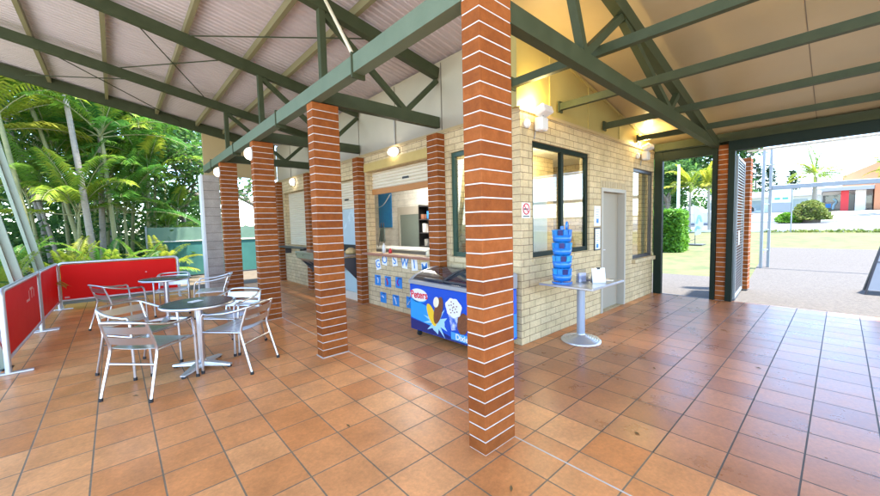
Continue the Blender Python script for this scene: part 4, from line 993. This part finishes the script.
b = MB(); b.box(32.44, 32.47, 2.22, 3.18, 2.38, 3.4); b.build('board', M['white'], sg)
b = MB(); b.box(32.43, 32.465, 2.22, 3.18, 1.75, 2.36); b.build('lower_board', M['bgrey'], sg)
b = MB(); b.box(32.425, 32.438, 2.36, 2.62, 2.58, 2.70); b.box(32.425, 32.438, 2.74, 3.0, 2.58, 2.70); b.build('green_words', M['signgreen'], sg)
sb = thing('sandwich_board', 'grey folding sandwich board on the concrete apron', 'sandwich board', (10.8, -.55, 0))
for (x, s) in ((10.42, 1), (11.05, -1)):
    b = MB(); V = []
    for (y0, y1, z0, z1, th, mt) in ((-1.25, -.36, .10, 1.0, .02, 0),):
        pts = [(x, -.36, .06), (x, -1.3, .06), (x + s * .30, -1.09, 1.02), (x + s * .30, -.57, 1.02)]
        b.face(pts if s > 0 else pts[::-1]); b.face([(p[0] + s * .02, p[1], p[2]) for p in (pts[::-1] if s > 0 else pts)])
        for k in range(4):
            p, q = pts[k], pts[(k + 1) % 4]; b.face([p, q, (q[0] + s * .02, q[1], q[2]), (p[0] + s * .02, p[1], p[2])])
    o = b.build('board_leaf', mat('grey_blue_board', (.20, .23, .28), .45, col2=(.24, .27, .32), scale=3), sb)
    b = MB(); b.bar((x - s * .012, -.345, -.03), (x + s * .31, -.555, 1.03), .03, .03); b.bar((x - s * .012, -1.315, -.03), (x + s * .31, -1.105, 1.03), .03, .03); b.bar((x + s * .17, -.46, .58), (x + s * .17, -1.2, .58), .02, .02); sub('edge_frame', b, M['darkgrey'], o)

# ------------------------------------------------------------------ plants
def frond(b, base, az, el, L, droop, nl=26, lw=.03, ll=.42, twist=0, vee=.5):
    # a pinnate palm frond: rachis as thin tube + kite leaflets
    P = []; d = Vector((math.cos(az) * math.cos(el), math.sin(az) * math.cos(el), math.sin(el))); p = Vector(base); n = 9; st = L / n
    T = []
    for i in range(n + 1):
        P.append(p.copy()); T.append(d.copy()); p = p + d * st
        d = (d + Vector((0, 0, -droop * (i + 1) / n * .32))).normalized()
    b.tube(P, .018, 4, 1, r1=.004, caps=False)
    for k in range(nl):
        f = .16 + .84 * (k + .5) / nl; s = f * n; i = min(int(s), n - 1); q = P[i].lerp(P[i + 1], s - i); t = T[i]
        side = t.cross(Vector((0, 0, 1)));
        if side.length < 1e-3: side = Vector((1, 0, 0))
        side.normalize(); upv = side.cross(t)
        sz = ll * (1.0 - abs(f - .45) ** 1.6 * 1.5) * random.uniform(.92, 1.06)
        if sz < .05: sz = .08
        for sg_ in (-1, 1):
            dr = (side * sg_ * .85 + t * .55 + upv * vee * random.uniform(.5, .8)).normalized()
            tip = q + dr * sz + Vector((0, 0, -sz * random.uniform(.28, .48)))
            mid = q + dr * sz * .5 + Vector((0, 0, sz * .04)); w_ = t * lw * random.uniform(.8, 1.2)
            b.add([q, mid - w_, tip, mid + w_], [(0, 1, 2, 3)], 0)
def crown_mesh(name, nf, L, seed, ll=.42, lw=.028, up=1.25, mats=None, nl=26):
    random.seed(seed); b = MB()
    for k in range(nf):
        el = random.uniform(.0, up) if k > 2 else random.uniform(1.0, 1.4)
        b.tint = random.random() ** 1.3
        frond(b, (random.uniform(-.03, .03), random.uniform(-.03, .03), random.uniform(-.1, .1)), k * 2.39996 + random.uniform(-.3, .3), el, L * random.uniform(.75, 1.1), random.uniform(.5, 1.25), nl, lw, ll)
    o = b.build(name, mats or [M['palmleaf'], M['greenbark']]); me = o.data; bpy.data.objects.remove(o); return me
CR = [crown_mesh('crown', 13, 2.2, 3, .5, nl=32), crown_mesh('crown', 11, 2.6, 5, .6, nl=34), crown_mesh('crown', 15, 1.8, 7, .42, nl=30), crown_mesh('crown', 13, 2.1, 9, .5, nl=30, mats=[M['palmyellow'], M['greenbark']])]
def palm(x, y, h, lean, cr, label, sc=1.0, bark='bark', r=.06, group='palms in the garden beyond the screens', z0=-.05, sheath=True, seg=10):
    t = thing('palm_tree', label, 'palm tree', (x, y, z0), group)
    b = MB(); top = Vector((lean[0], lean[1], h)); P = [Vector((lean[0] * f ** 1.3, lean[1] * f ** 1.3, h * f)) for f in [k / 12 for k in range(13)]]
    b.tube(P, r * 1.15, seg, r1=r * .75)
    for k in range(1, int(h / .22)):
        f = k / int(h / .22); i = min(int(f * 12), 11); q = P[i].lerp(P[i + 1], f * 12 - i); rr = r * 1.15 + (r * .75 - r * 1.15) * f
        b.tube([q, q + Vector((0, 0, .022))], rr * 1.06, seg, caps=False)
    tr = b.build('trunk', M[bark], t, False)
    if sheath:
        b = MB(); b.tube([P[-1] - Vector((0, 0, .02)), P[-1] + (P[-1] - P[-2]).normalized() * .55], r * .95, 10, r1=r * .45); b.build('crownshaft', M['greenbark'], t, False)
    o = bpy.data.objects.new('crown', CR[cr]); COL.objects.link(o); o.parent = t; o.location = P[-1] + (P[-1] - P[-2]).normalized() * (.5 if sheath else .05); o.scale = (sc, sc, sc); o.rotation_euler = (0, 0, random.uniform(0, 6))
    return t
random.seed(21)
palm(-.42, 13.2, 5.2, (-.32, .2), 1, 'tall grey trunked palm rising to the roof edge behind the wide red screen', 1.1, 'bark', .075)
palm(-.62, 14.0, 4.6, (-.75, .3), 0, 'slim palm with olive trunk leaning towards the leaning posts', 1.05, 'greenbark', .055)
palm(-.30, 14.4, 5.6, (.22, .3), 1, 'palm with shaggy grey trunk standing upright behind the screen middle', 1.0, 'bark', .07)
palm(.03, 13.6, 3.7, (-.12, .1), 2, 'palm with smooth green stem and low dense crown behind the wide screen', 1.15, 'greenbark', .06)
palm(-1.15, 14.8, 4.7, (-.85, .2), 0, 'thin brown palm trunk slanting behind the upper leaning post', 1.0, 'bark', .05)
palm(-1.45, 16.2, 5.4, (-.75, .1), 1, 'thin grey palm stem slanting furthest back behind the posts', 1.1, 'bark', .055)
palm(.75, 14.6, 2.7, (.1, .1), 2, 'short bushy green palm beside the teal shade cloth fence', 1.2, 'greenbark', .05)
palm(.35, 15.4, 4.3, (.35, .2), 0, 'mid height green palm behind the short bushy palm', 1.15, 'greenbark', .05)
palm(-1.95, 13.6, 3.4, (-.3, .1), 3, 'yellow green palm with low fronds behind the upright posts', 1.25, 'greenbark', .05)
palm(-1.0, 16.6, 3.2, (.2, .2), 3, 'yellowing palm deep in the garden between the slanting stems', 1.3, 'greenbark', .05)
palm(-.15, 17.2, 6.2, (.1, .4), 1, 'high palm whose dark fronds hang over the others at the back', 1.2, 'bark', .06)
palm(-2.5, 16.0, 5.2, (-.4, .2), 2, 'pale green palm at the outer garden edge with tall crown', 1.5, 'bark', .06)
palm(1.5, 17.8, 3.3, (.1, .3), 0, 'green palm with arching fronds rising behind the teal fence', 1.1, 'greenbark', .05)
palm(-1.4, 12.9, 4.9, (-.5, .1), 3, 'golden fronded palm brushing the roof edge near the posts', 1.2, 'greenbark', .055)
palm(1.55, 15.0, 1.7, (.05, .1), 2, 'small young palm with a thin stem against the fence', .75, 'greenbark', .03)
for (x, y, h, ln, cr, sc, lb) in ((-.75, 13.6, 1.5, (.05, 0), 0, 1.0, 'short palm with dark fronds filling the space between the two leaning trunks'), (-1.5, 14.4, 1.9, (-.1, 0), 1, .9, 'short stemmed palm with broad fronds behind the upper leaning post'), (.25, 14.1, 1.6, (0, .1), 1, .85, 'short palm with arching fronds left of the bushy palm'),
        (-.2, 15.4, 2.6, (.1, 0), 0, 1.15, 'green palm filling the middle of the garden behind the grey trunks'), (-1.0, 15.3, 3.3, (-.1, .1), 1, 1.1, 'leafy palm behind the slanting stems with fronds at eave height'), (.9, 16.2, 3.6, (.1, .1), 1, 1.1, 'leafy palm behind the short bushy palm near the fence'), (-2.3, 14.8, 2.2, (-.1, 0), 0, 1.1, 'short green palm at the outer side of the posts'),
        (.15, 16.8, 4.4, (-.1, .1), 2, 1.5, 'dense crowned palm standing at the back of the clump'), (-1.8, 17.6, 4.0, (.1, .1), 2, 1.6, 'dense crowned palm at the back near the outer posts'), (-.55, 18.6, 3.4, (.1, .1), 0, 1.4, 'dark palm at the very back of the garden clump'), (1.2, 14.9, 1.0, (.05, .0), 0, .6, 'ankle high palm sprouting against the teal fence')):
    palm(x, y, h, ln, cr, lb, sc, 'greenbark', .05)
# low strap leaved plants behind the screens
def lowplant(x, y, label, cr, sc):
    t = thing('low_palm', label, 'plant', (x, y, -.05), 'low palms at the foot of the garden')
    o = bpy.data.objects.new('fronds', CR[cr]); COL.objects.link(o); o.parent = t; o.location = (0, 0, .15); o.scale = (sc,) * 3; o.rotation_euler = (0, 0, random.uniform(0, 6))
    b = MB(); b.cyl((0, 0), .06, 0, .2, 8, 0, .04); b.build('stem', M['greenbark'], t, False)
for i, (x, y, cr, sc, lb) in enumerate(((-.9, 12.6, 3, .62, 'low yellow green palm behind the corner of the red screens'), (-.2, 12.9, 0, .6, 'low dark green palm behind the middle of the wide red screen'), (.45, 13.0, 2, .75, 'low bright green palm behind the wide red screen near its end'),
        (-1.9, 12.2, 0, .7, 'low dark palm beneath the leaning posts'), (-1.6, 10.2, 3, .55, 'low yellow palm behind the middle red screen'), (-2.1, 8.6, 2, .6, 'low green palm behind the lettered red screen'), (1.0, 13.9, 3, .6, 'low golden palm at the foot of the teal fence'))):
    lowplant(x, y, lb, cr, sc)

def leaf_cloud(b, c, r, n, ls, m=0, flat=.8):
    for _ in range(n):
        while True:
            p = Vector((random.uniform(-1, 1), random.uniform(-1, 1), random.uniform(-1, 1)))
            if p.length < 1: break
        p = Vector(c) + Vector((p.x * r, p.y * r, p.z * r * flat))
        a = Vector((random.gauss(0, 1), random.gauss(0, 1), random.gauss(0, .6))).normalized(); q = a.cross(Vector((random.gauss(0, 1), random.gauss(0, 1), random.gauss(0, 1)))).normalized()
        s = ls * random.uniform(.6, 1.3)
        b.add([p - a * s, p + q * s * .42, p + a * s, p - q * s * .42], [(0, 1, 2, 3)], m)
def tree_meshes(seed, H, spread, nl, ls, levels=4, r0=.16, clump=.6, per=24):
    random.seed(seed); tb = MB(); lb = MB(); tips = []
    def grow(p, d, L, r, lev):
        pts = [p]; q = p.copy(); dd = d.copy()
        for k in range(4):
            dd = (dd + Vector((random.gauss(0, .12), random.gauss(0, .12), random.gauss(.03, .08)))).normalized(); q = q + dd * L / 4; pts.append(q.copy())
        tb.tube(pts, r, 7 if lev > 1 else 5, r1=r * .62, caps=False)
        if lev == 0: tips.append(q); return
        if lev <= 2: tips.append(pts[2])
        for k in range(3 if lev > 1 else 2):
            ax = Vector((random.gauss(0, 1), random.gauss(0, 1), random.gauss(0, .35) + .25)).normalized()
            grow(q, (dd * .55 + ax * spread).normalized(), L * random.uniform(.62, .82), r * .6, lev - 1)
    grow(Vector((0, 0, 0)), Vector((0, 0, 1)), H * .36, r0, levels)
    for tpt in tips: leaf_cloud(lb, tpt, clump * random.uniform(.6, 1.2), per, ls, 0, .6)
    return tb, lb
def tree(name, label, x, y, z0, seed, H, spread, ls, clump, per, levels=4, r0=.16, leaf='treeleaf', bark='brownbark', group=None, sz=1):
    t = thing(name, label, 'tree', (x, y, z0), group); tb, lb = tree_meshes(seed, H, spread, 0, ls, levels, r0, clump, per)
    tb.build('trunk', M[bark], t, False); lb.build('crown', M[leaf], t, False); return t
tree('shade_tree', 'feathery green shade tree spreading over the teal fence', 3.0, 19.5, -.05, 31, 8.5, .75, .10, .75, 46, 4, .2)
tree('shade_tree', 'dark leafy tree standing deep behind the garden palms', -2.2, 23.0, -.05, 33, 9.5, .7, .11, .9, 26, 4, .22)
tree('shade_tree', 'leafy tree behind the palms filling the middle of the garden', .3, 25.0, -.05, 35, 9.0, .7, .11, .9, 26, 4, .22)
tree('shade_tree', 'airy tree with sky showing through beyond the block pier', 7.8, 27.0, -.05, 37, 9.0, .75, .12, .9, 34, 4, .22)
tree('shade_tree', 'bushy tree at the outer edge of the garden beyond the posts', -6.0, 19.0, -.05, 39, 8.0, .7, .12, .9, 46, 4, .2)
tree('shade_tree', 'airy small tree with layered sprays over the fence beside the block pier', 2.3, 17.0, -.05, 53, 5.6, .95, .075, .6, 60, 4, .11)
random.seed(78)
palm(.95, 15.3, 3.1, (.15, 0), 0, 'green palm with its crown level with the pier top left of the fence', 1.0, 'greenbark', .05)
random.seed(77)
b = MB()
for k in range(420):
    x = random.uniform(-5.5, 3.0); y = random.uniform(14.5, 20); leaf_cloud(b, (x, y, random.uniform(.2, 1.9)), .45, 18, .10)
for k in range(760):
    x = random.uniform(-7, 4.5); y = random.uniform(20, 24); leaf_cloud(b, (x, y, random.uniform(.2, 3.6)), .6, 16, .16)
tag(b.build('undergrowth', M['treeleaf']), kind='stuff')
# teal shade cloth fence and pool wall beyond
t = thing('shade_fence', 'teal shade cloth fence on posts at the end of the garden', 'fence', (1.0, 14.4, -.05))
b = MB(); b.box(.7, 8.0, 14.4, 14.42, .0, 1.1); b.build('cloth_panel', M['shade'], t)
b = MB(); b.box(.7, 8.0, 14.4, 14.41, 1.16, 1.58); b.build('upper_cloth', mat('pale_shade_cloth', (.09, .17, .12), .8, col2=(.14, .22, .16), scale=2), t)
for x in (.72, 2.3, 3.9, 5.5, 7.1):
    b = MB(); b.tube([(x, 14.38, -.05), (x, 14.38, 1.62)], .025, 8); b.build('post', M['galv'], t)
b = MB(); b.tube([(.7, 14.38, 1.13), (8, 14.38, 1.13)], .018, 6); b.build('rail', M['white'], t)

# right side: hedge, shrubs, trees
def hedge(name, label, x0, x1, y0, y1, z0, z1, n, ls, leaf, cat='hedge'):
    t = thing(name, label, cat, ((x0 + x1) / 2, (y0 + y1) / 2, z0)); b = MB()
    for _ in range(n):
        f = random.random(); p = [random.uniform(x0, x1), random.uniform(y0, y1), random.uniform(z0, z1)]
        k = random.choice((0, 0, 1, 1, 2)); lim = ((x0, x1), (y0, y1), (z0, z1))[k]; p[k] = random.choice(lim) if k != 2 else z1
        p[k] += random.gauss(0, .04); leaf_cloud(b, p, .07, 3, ls)
    b.build('foliage', M[leaf], t)
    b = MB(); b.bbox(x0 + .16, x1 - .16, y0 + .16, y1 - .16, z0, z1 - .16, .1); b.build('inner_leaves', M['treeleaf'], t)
    return t
random.seed(5)
hedge('clipped_hedge', 'clipped bright green hedge outside the narrow doorway', 18.2, 19.4, 4.72, 7.6, tz(18.3) - .06, 1.80, 7500, .075, 'hedgeleaf')
def shrub(name, label, x, y, r, h, n, ls, leaf, cat='shrub'):
    z0 = tz(x) - .06; t = thing(name, label, cat, (x, y, z0)); b = MB()
    for _ in range(n):
        a = random.uniform(0, 2 * PI); u = random.uniform(-.2, 1); rr = math.sqrt(max(0, 1 - u * u)) * random.uniform(.75, 1.05) * (1 + .15 * math.sin(3 * a + 5 * u))
        leaf_cloud(b, (x + r * rr * math.cos(a), y + r * rr * math.sin(a), z0 + h * (.2 + .8 * u) if u > 0 else z0 + h * .2), .12, 3, ls)
    b.build('foliage', M[leaf], t)
    b = MB(); b.lathe([(0, 0), (r * .55, .02), (r * .62, h * .4), (r * .4, h * .72), (0, h * .78)], (x, y, z0), 14); b.build('inner_branches', M['brownbark'], t)
shrub('round_shrub', 'round yellow green shrub across the road in front of the shops', 45.5, 1.85, 1.15, 1.95, 1500, .11, 'shrubleaf')
shrub('low_shrub', 'low bright green shrub beside the round shrub across the road', 45.2, 3.25, .8, .95, 800, .10, 'hedgeleaf')
random.seed(6)
b = MB()
for k in range(150):
    x = random.uniform(32.4, 33.0); y = random.uniform(-6, 3.5); b2 = tz(x) - .05
    leaf_cloud(b, (x, y, b2 + .06), .22, 8, .10, 0, .5)
tag(b.build('verge_weeds', M['shrubleaf']), kind='stuff')
tree('street_tree', 'big leafy street tree beyond the hedge seen through the narrow doorway', 40.0, 11.5, tz(40) - .06, 41, 10.0, .75, .24, 1.3, 70, 4, .26)
tree('street_tree', 'loose crowned street tree behind the white banner', 46.0, 8.6, tz(46) - .06, 43, 10.5, .75, .24, 1.2, 60, 4, .24)
tree('street_tree', 'dense tree beyond the road behind the tall white pole', 52.0, 17.0, tz(52) - .06, 45, 10.0, .75, .26, 1.4, 70, 4, .26)
tree('street_tree', 'low spreading street tree with dense crown just beyond the hedge', 36.0, 10.2, tz(36) - .06, 47, 6.5, .9, .2, 1.0, 70, 4, .18)
tree('street_tree', 'broad leafy street tree seen through the narrow doorway beside its frame', 44.0, 12.8, tz(44) - .06, 49, 8.5, .85, .24, 1.2, 70, 4, .22)
random.seed(61); b = MB()
for k in range(700):
    y = random.uniform(9, 60); x = random.uniform(82, 92); leaf_cloud(b, (x, y, random.uniform(2.2, 5.0 + 3.2 * abs(math.sin(y * .31)) + 1.5 * math.sin(y * 1.7))), 1.3, 12, .42)
tag(b.build('distant_trees', M['treeleaf']), kind='stuff')
PCR = crown_mesh('crown', 22, 3.1, 15, .55, .045, 1.2, nl=34, mats=[M['palmyellow'], M['greenbark']]); CR.append(PCR)
PCG = crown_mesh('crown', 18, 2.2, 17, .5, .05, 1.2, nl=28, mats=[M['palmyellow'], M['greenbark']]); CR.append(PCG)
palm(52.5, 1.9, 4.2, (.1, 0), 4, 'date palm with wide feathery crown in front of the shops', 1.0, 'bark', .2, 'street palms', tz(52.5) - .06, False)
palm(57.0, -3.3, 4.4, (.1, 0), 4, 'date palm in front of the orange building', .9, 'bark', .2, 'street palms', tz(57) - .06, False)
palm(34.0, 8.1, 3.3, (.05, 0), 5, 'bright young street palm behind the hedge corner', 1.0, 'bark', .09, 'street palms', tz(34) - .06, False)
palm(33.5, 6.7, 3.2, (.0, .1), 5, 'bright young street palm right of the white banner', .95, 'bark', .09, 'street palms', tz(33.5) - .06, False)
b = MB(); b.tube([(30, 7.85, tz(30) - .06), (30, 7.85, 5.3)], .11, 12, r1=.08); simple('street_pole', b, M['white'], 'tall white pole rising above the hedge', 'pole')
fb = thing('feather_banner', 'white feather banner with pale blue print on the lawn', 'banner', (22, 4.9, tz(22)))
b = MB(); bz = tz(22) - .06
b.tube(spline([(22, 4.98, bz), (22, 4.99, 1.2), (22, 5.08, 2.0), (22, 5.12, 2.25)], 5), .016, 6); b.build('pole', M['darkgrey'], fb)
fl = [(4.985, .62), (5.0, 1.3), (5.08, 2.0), (5.13, 2.2), (4.9, 2.05), (4.66, 1.75), (4.64, 1.1), (4.75, .68)]; n = len(fl)
b = MB(); b.add([(21.99, y, z) for y, z in fl] + [(21.985, y, z) for y, z in fl], [tuple(range(n)), tuple(range(2 * n - 1, n - 1, -1))] + [(i, n + i, n + (i + 1) % n, (i + 1) % n) for i in range(n)]); b.build('flag', M['white'], fb)
b = MB()
for (y0, y1, z0, z1) in ((4.72, 4.93, 1.2, 1.62), (4.78, 4.98, .85, 1.05)): b.tube(spline([(21.983, y1, z0), (21.983, (y0 + y1) / 2, z1), (21.983, y0, z0 + .1)], 5), .05, 6, flat=.1)
b.build('blue_print', M['bannerblue'], fb)
b = MB(); b.box(21.6, 22.4, 4.6, 5.3, bz, bz + .05); b.tube([(21.4, 5.6, bz + .02), (22, 4.98, bz + .3)], .012, 5); b.build('stand_base', M['darkgrey'], fb)

# ------------------------------------------------------------------ shops across the road
def shop(label, x, y0, y1, z0, z1, m, depth=9, parts=()):
    t = thing('shop_building', label, 'building', (x, (y0 + y1) / 2, z0)); b = MB(); b.box(x, x + depth, y0, y1, z0, z1); b.build('walls', M[m], t); return t
gz = 2.0
s_ = shop('long pale blue grey shop building with white fascia across the road', 66, 1.75, 13.5, gz, 4.6, 'bpale')
b = MB(); b.box(65.0, 66.0, 1.75, 13.5, 4.05, 4.35); b.build('awning', M['bwhite'], s_)
b = MB(); b.box(65.95, 75.2, 1.7, 13.6, 4.603, 4.9); b.build('roof', M['bgrey'], s_)
for y in (3.0, 5.2, 7.4, 9.6, 11.8):
    b = MB(); b.box(65.96, 65.995, y, y + 1.5, gz + .4, 3.7); o = b.build('shop_window', mat('pale_shop_glass', (.30, .38, .42), .15), s_)
s_ = shop('glass fronted shop with grey awning and a red pillar across the road', 66, -2.35, 1.72, gz, 4.9, 'bwhite')
b = MB(); b.box(65.95, 65.99, -.35, 1.66, gz + .05, 3.95); b.build('shop_window', M['carpaint'], s_)
b = MB(); b.box(65.95, 65.99, -1.02, -.48, gz + .05, 3.95); b.build('shop_window', mat('grey_shop_glass', (.10, .12, .13), .15), s_)
b = MB(); b.box(65.94, 65.99, -2.3, -1.85, gz + .2, 3.7); b.build('shop_window', M['carpaint'], s_)
b = MB(); b.box(63.6, 65.9, -2.35, 1.72, 4.35, 4.75); b.build('awning', M['bgrey'], s_)
b = MB(); b.box(64.6, 65.2, -.48, .16, gz - .1, 4.5); b.build('red_pillar', M['printred'], s_)
b = MB(); b.box(64.6, 65.3, -1.8, -.98, gz - .1, 4.35); b.build('white_pillar', M['bwhite'], s_)
b = MB(); b.tube(spline([(65.9, .75, 2.2), (65.9, .7, 2.7), (65.9, .5, 3.1), (65.9, .75, 3.5)], 4), .13, 6, flat=.2); b.tube([(65.9, 1.0, 2.9), (65.9, .4, 3.3)], .08, 6, flat=.2); b.build('window_figure', M['bannerblue'], s_)
b = MB(); b.box(65.94, 65.985, .95, 1.4, 2.4, 2.9); b.build('window_figure', M['letterblue'], s_)
s_ = thing('shop_building', 'orange rendered building with sloping parapet across the road', 'building', (68, -3, gz))
b = MB(); b.box(64.0, 74, -9, -2.4, gz, 5.0); b.build('walls', M['borange'], s_)
b = MB(); b.add([(72, .1, 4.8), (72, -9, 4.8), (72, -9, 9.4), (72, -2.9, 8.1), (72, .1, 6.6), (78, .1, 4.8), (78, -9, 4.8), (78, -9, 9.4), (78, -2.9, 8.1), (78, .1, 6.6)], [(4, 3, 2, 1, 0), (5, 6, 7, 8, 9), (3, 4, 9, 8), (2, 3, 8, 7), (4, 0, 5, 9), (1, 2, 7, 6)]); b.build('parapet_wall', M['borange'], s_)
b = MB(); b.box(63.96, 63.99, -7, -5, gz + .2, 4.2); b.build('shop_window', M['carpaint'], s_)
# parked cars
def car(x, y, label, m, face=1):
    t = thing('parked_car', label, 'car', (0, 0, 0), 'cars parked in front of the shops')
    pr = [(-2.1, .35), (-2.1, .75), (-1.95, .92), (-1.15, 1.0), (-.55, 1.42), (.65, 1.45), (1.3, 1.02), (1.95, .92), (2.1, .7), (2.1, .35)]
    b = MB(); n = len(pr); b.add([(s * (.86 if z < 1.1 else .68), yy, z) for s in (-1, 1) for yy, z in pr], [tuple(range(n)), tuple(range(2 * n - 1, n - 1, -1))] + [(i, n + i, n + (i + 1) % n, (i + 1) % n) for i in range(n)]); b.build('body', m, t, False)
    b = MB()
    for s in (-1, 1): b.face([(s * .80, -1.0, 1.04), (s * .80, 1.15, 1.04), (s * .705, .58, 1.38), (s * .705, -.5, 1.38)])
    b.build('side_window', M['black'], t, False)
    for sx in (-1, 1):
        for sy in (-1.3, 1.3):
            b = MB(); b.tube([(sx * .70, sy, .32), (sx * .88, sy, .32)], .32, 16); b.build('wheel', M['rubber'], t, False)
    t.location = (x, y, tz(x) + .02); t.rotation_euler = (0, 0, 0 if face else PI / 2); return t
car(60.5, 14.2, 'white car parked beyond the hedge', M['carwhite'])
car(61.5, 9.6, 'dark car parked in front of the pale shop building', M['carpaint'])
# far hoop pines
random.seed(8)
def pine(x, y, h, label):
    z0 = tz(x) - .06; t = thing('pine_tree', label, 'tree', (x, y, z0), 'dark pines behind the shops'); b = MB(); b.tube([(x, y, z0), (x, y, z0 + h)], .25, 6, r1=.04); b.build('trunk', M['brownbark'], t)
    b = MB()
    for k in range(26):
        f = .12 + .86 * k / 26; rr = (1 - f) * h * .27 + .35
        for j in range(7):
            a = random.uniform(0, 2 * PI); q = rr * random.uniform(.4, 1); leaf_cloud(b, (x + q * math.cos(a), y + q * math.sin(a), z0 + h * f), .5, 7, .30, 0, .6)
    b.build('crown', M['pineleaf'], t)
for i, (x, y, h, lb) in enumerate(((105, 16.5, 12.5, 'dark pine behind the pale shops, the tallest of the group'), (108, 13.2, 11.2, 'dark pine behind the pale shops next to the tallest pine'), (104, 10.4, 10.0, 'dark pine behind the pale shops above the notice board'), (112, 7.6, 9.0, 'smaller dark pine behind the shops beside the date palm'), (110, 21.0, 12.0, 'dark pine behind the pale shops over the brick pillar outside'), (100, 27.0, 12.0, 'dark pine seen above the hedge far behind the road'), (96, 33.0, 12.0, 'dark pine far behind the road beside the doorway jamb'))):
    pine(x, y, h, lb)
# low white boundary wall across the road
t = thing('boundary_wall', 'low white boundary wall across the road beyond the hedge', 'wall', (50, 16, tz(50)))
b = MB(); b.box(50, 50.2, 8, 40, tz(50) - .1, tz(50) + .95); b.build('wall_body', M['bwhite'], t)
b = MB(); b.box(49.95, 50.25, 8, 40, tz(50) + .953, tz(50) + 1.03); b.build('coping', M['bpale'], t)
# small litter on the tiles
random.seed(14)
lv = [(1.55, 1.18), (2.6, .9), (3.9, 1.2), (.05, 4.2), (5.2, 1.7), (1.2, 2.4), (4.6, .5), (6.1, 1.1)]
for i, (x, y) in enumerate(lv):
    b = MB(); a = random.uniform(0, 6); b.add([(-.028, 0, .002), (0, -.009, .006), (.03, 0, .003), (0, .009, .008)], [(0, 1, 2, 3)]); b.v = [(x + v[0] * math.cos(a) - v[1] * math.sin(a), y + v[0] * math.sin(a) + v[1] * math.cos(a), v[2]) for v in b.v]
    o = simple('fallen_leaf', b, mat('dry_leaf', (.16, .10, .03), .8) if i == 0 else bpy.data.materials['dry_leaf'], 'small dry leaf lying on the terracotta tiles', 'leaf', 'dry leaves on the tiles')
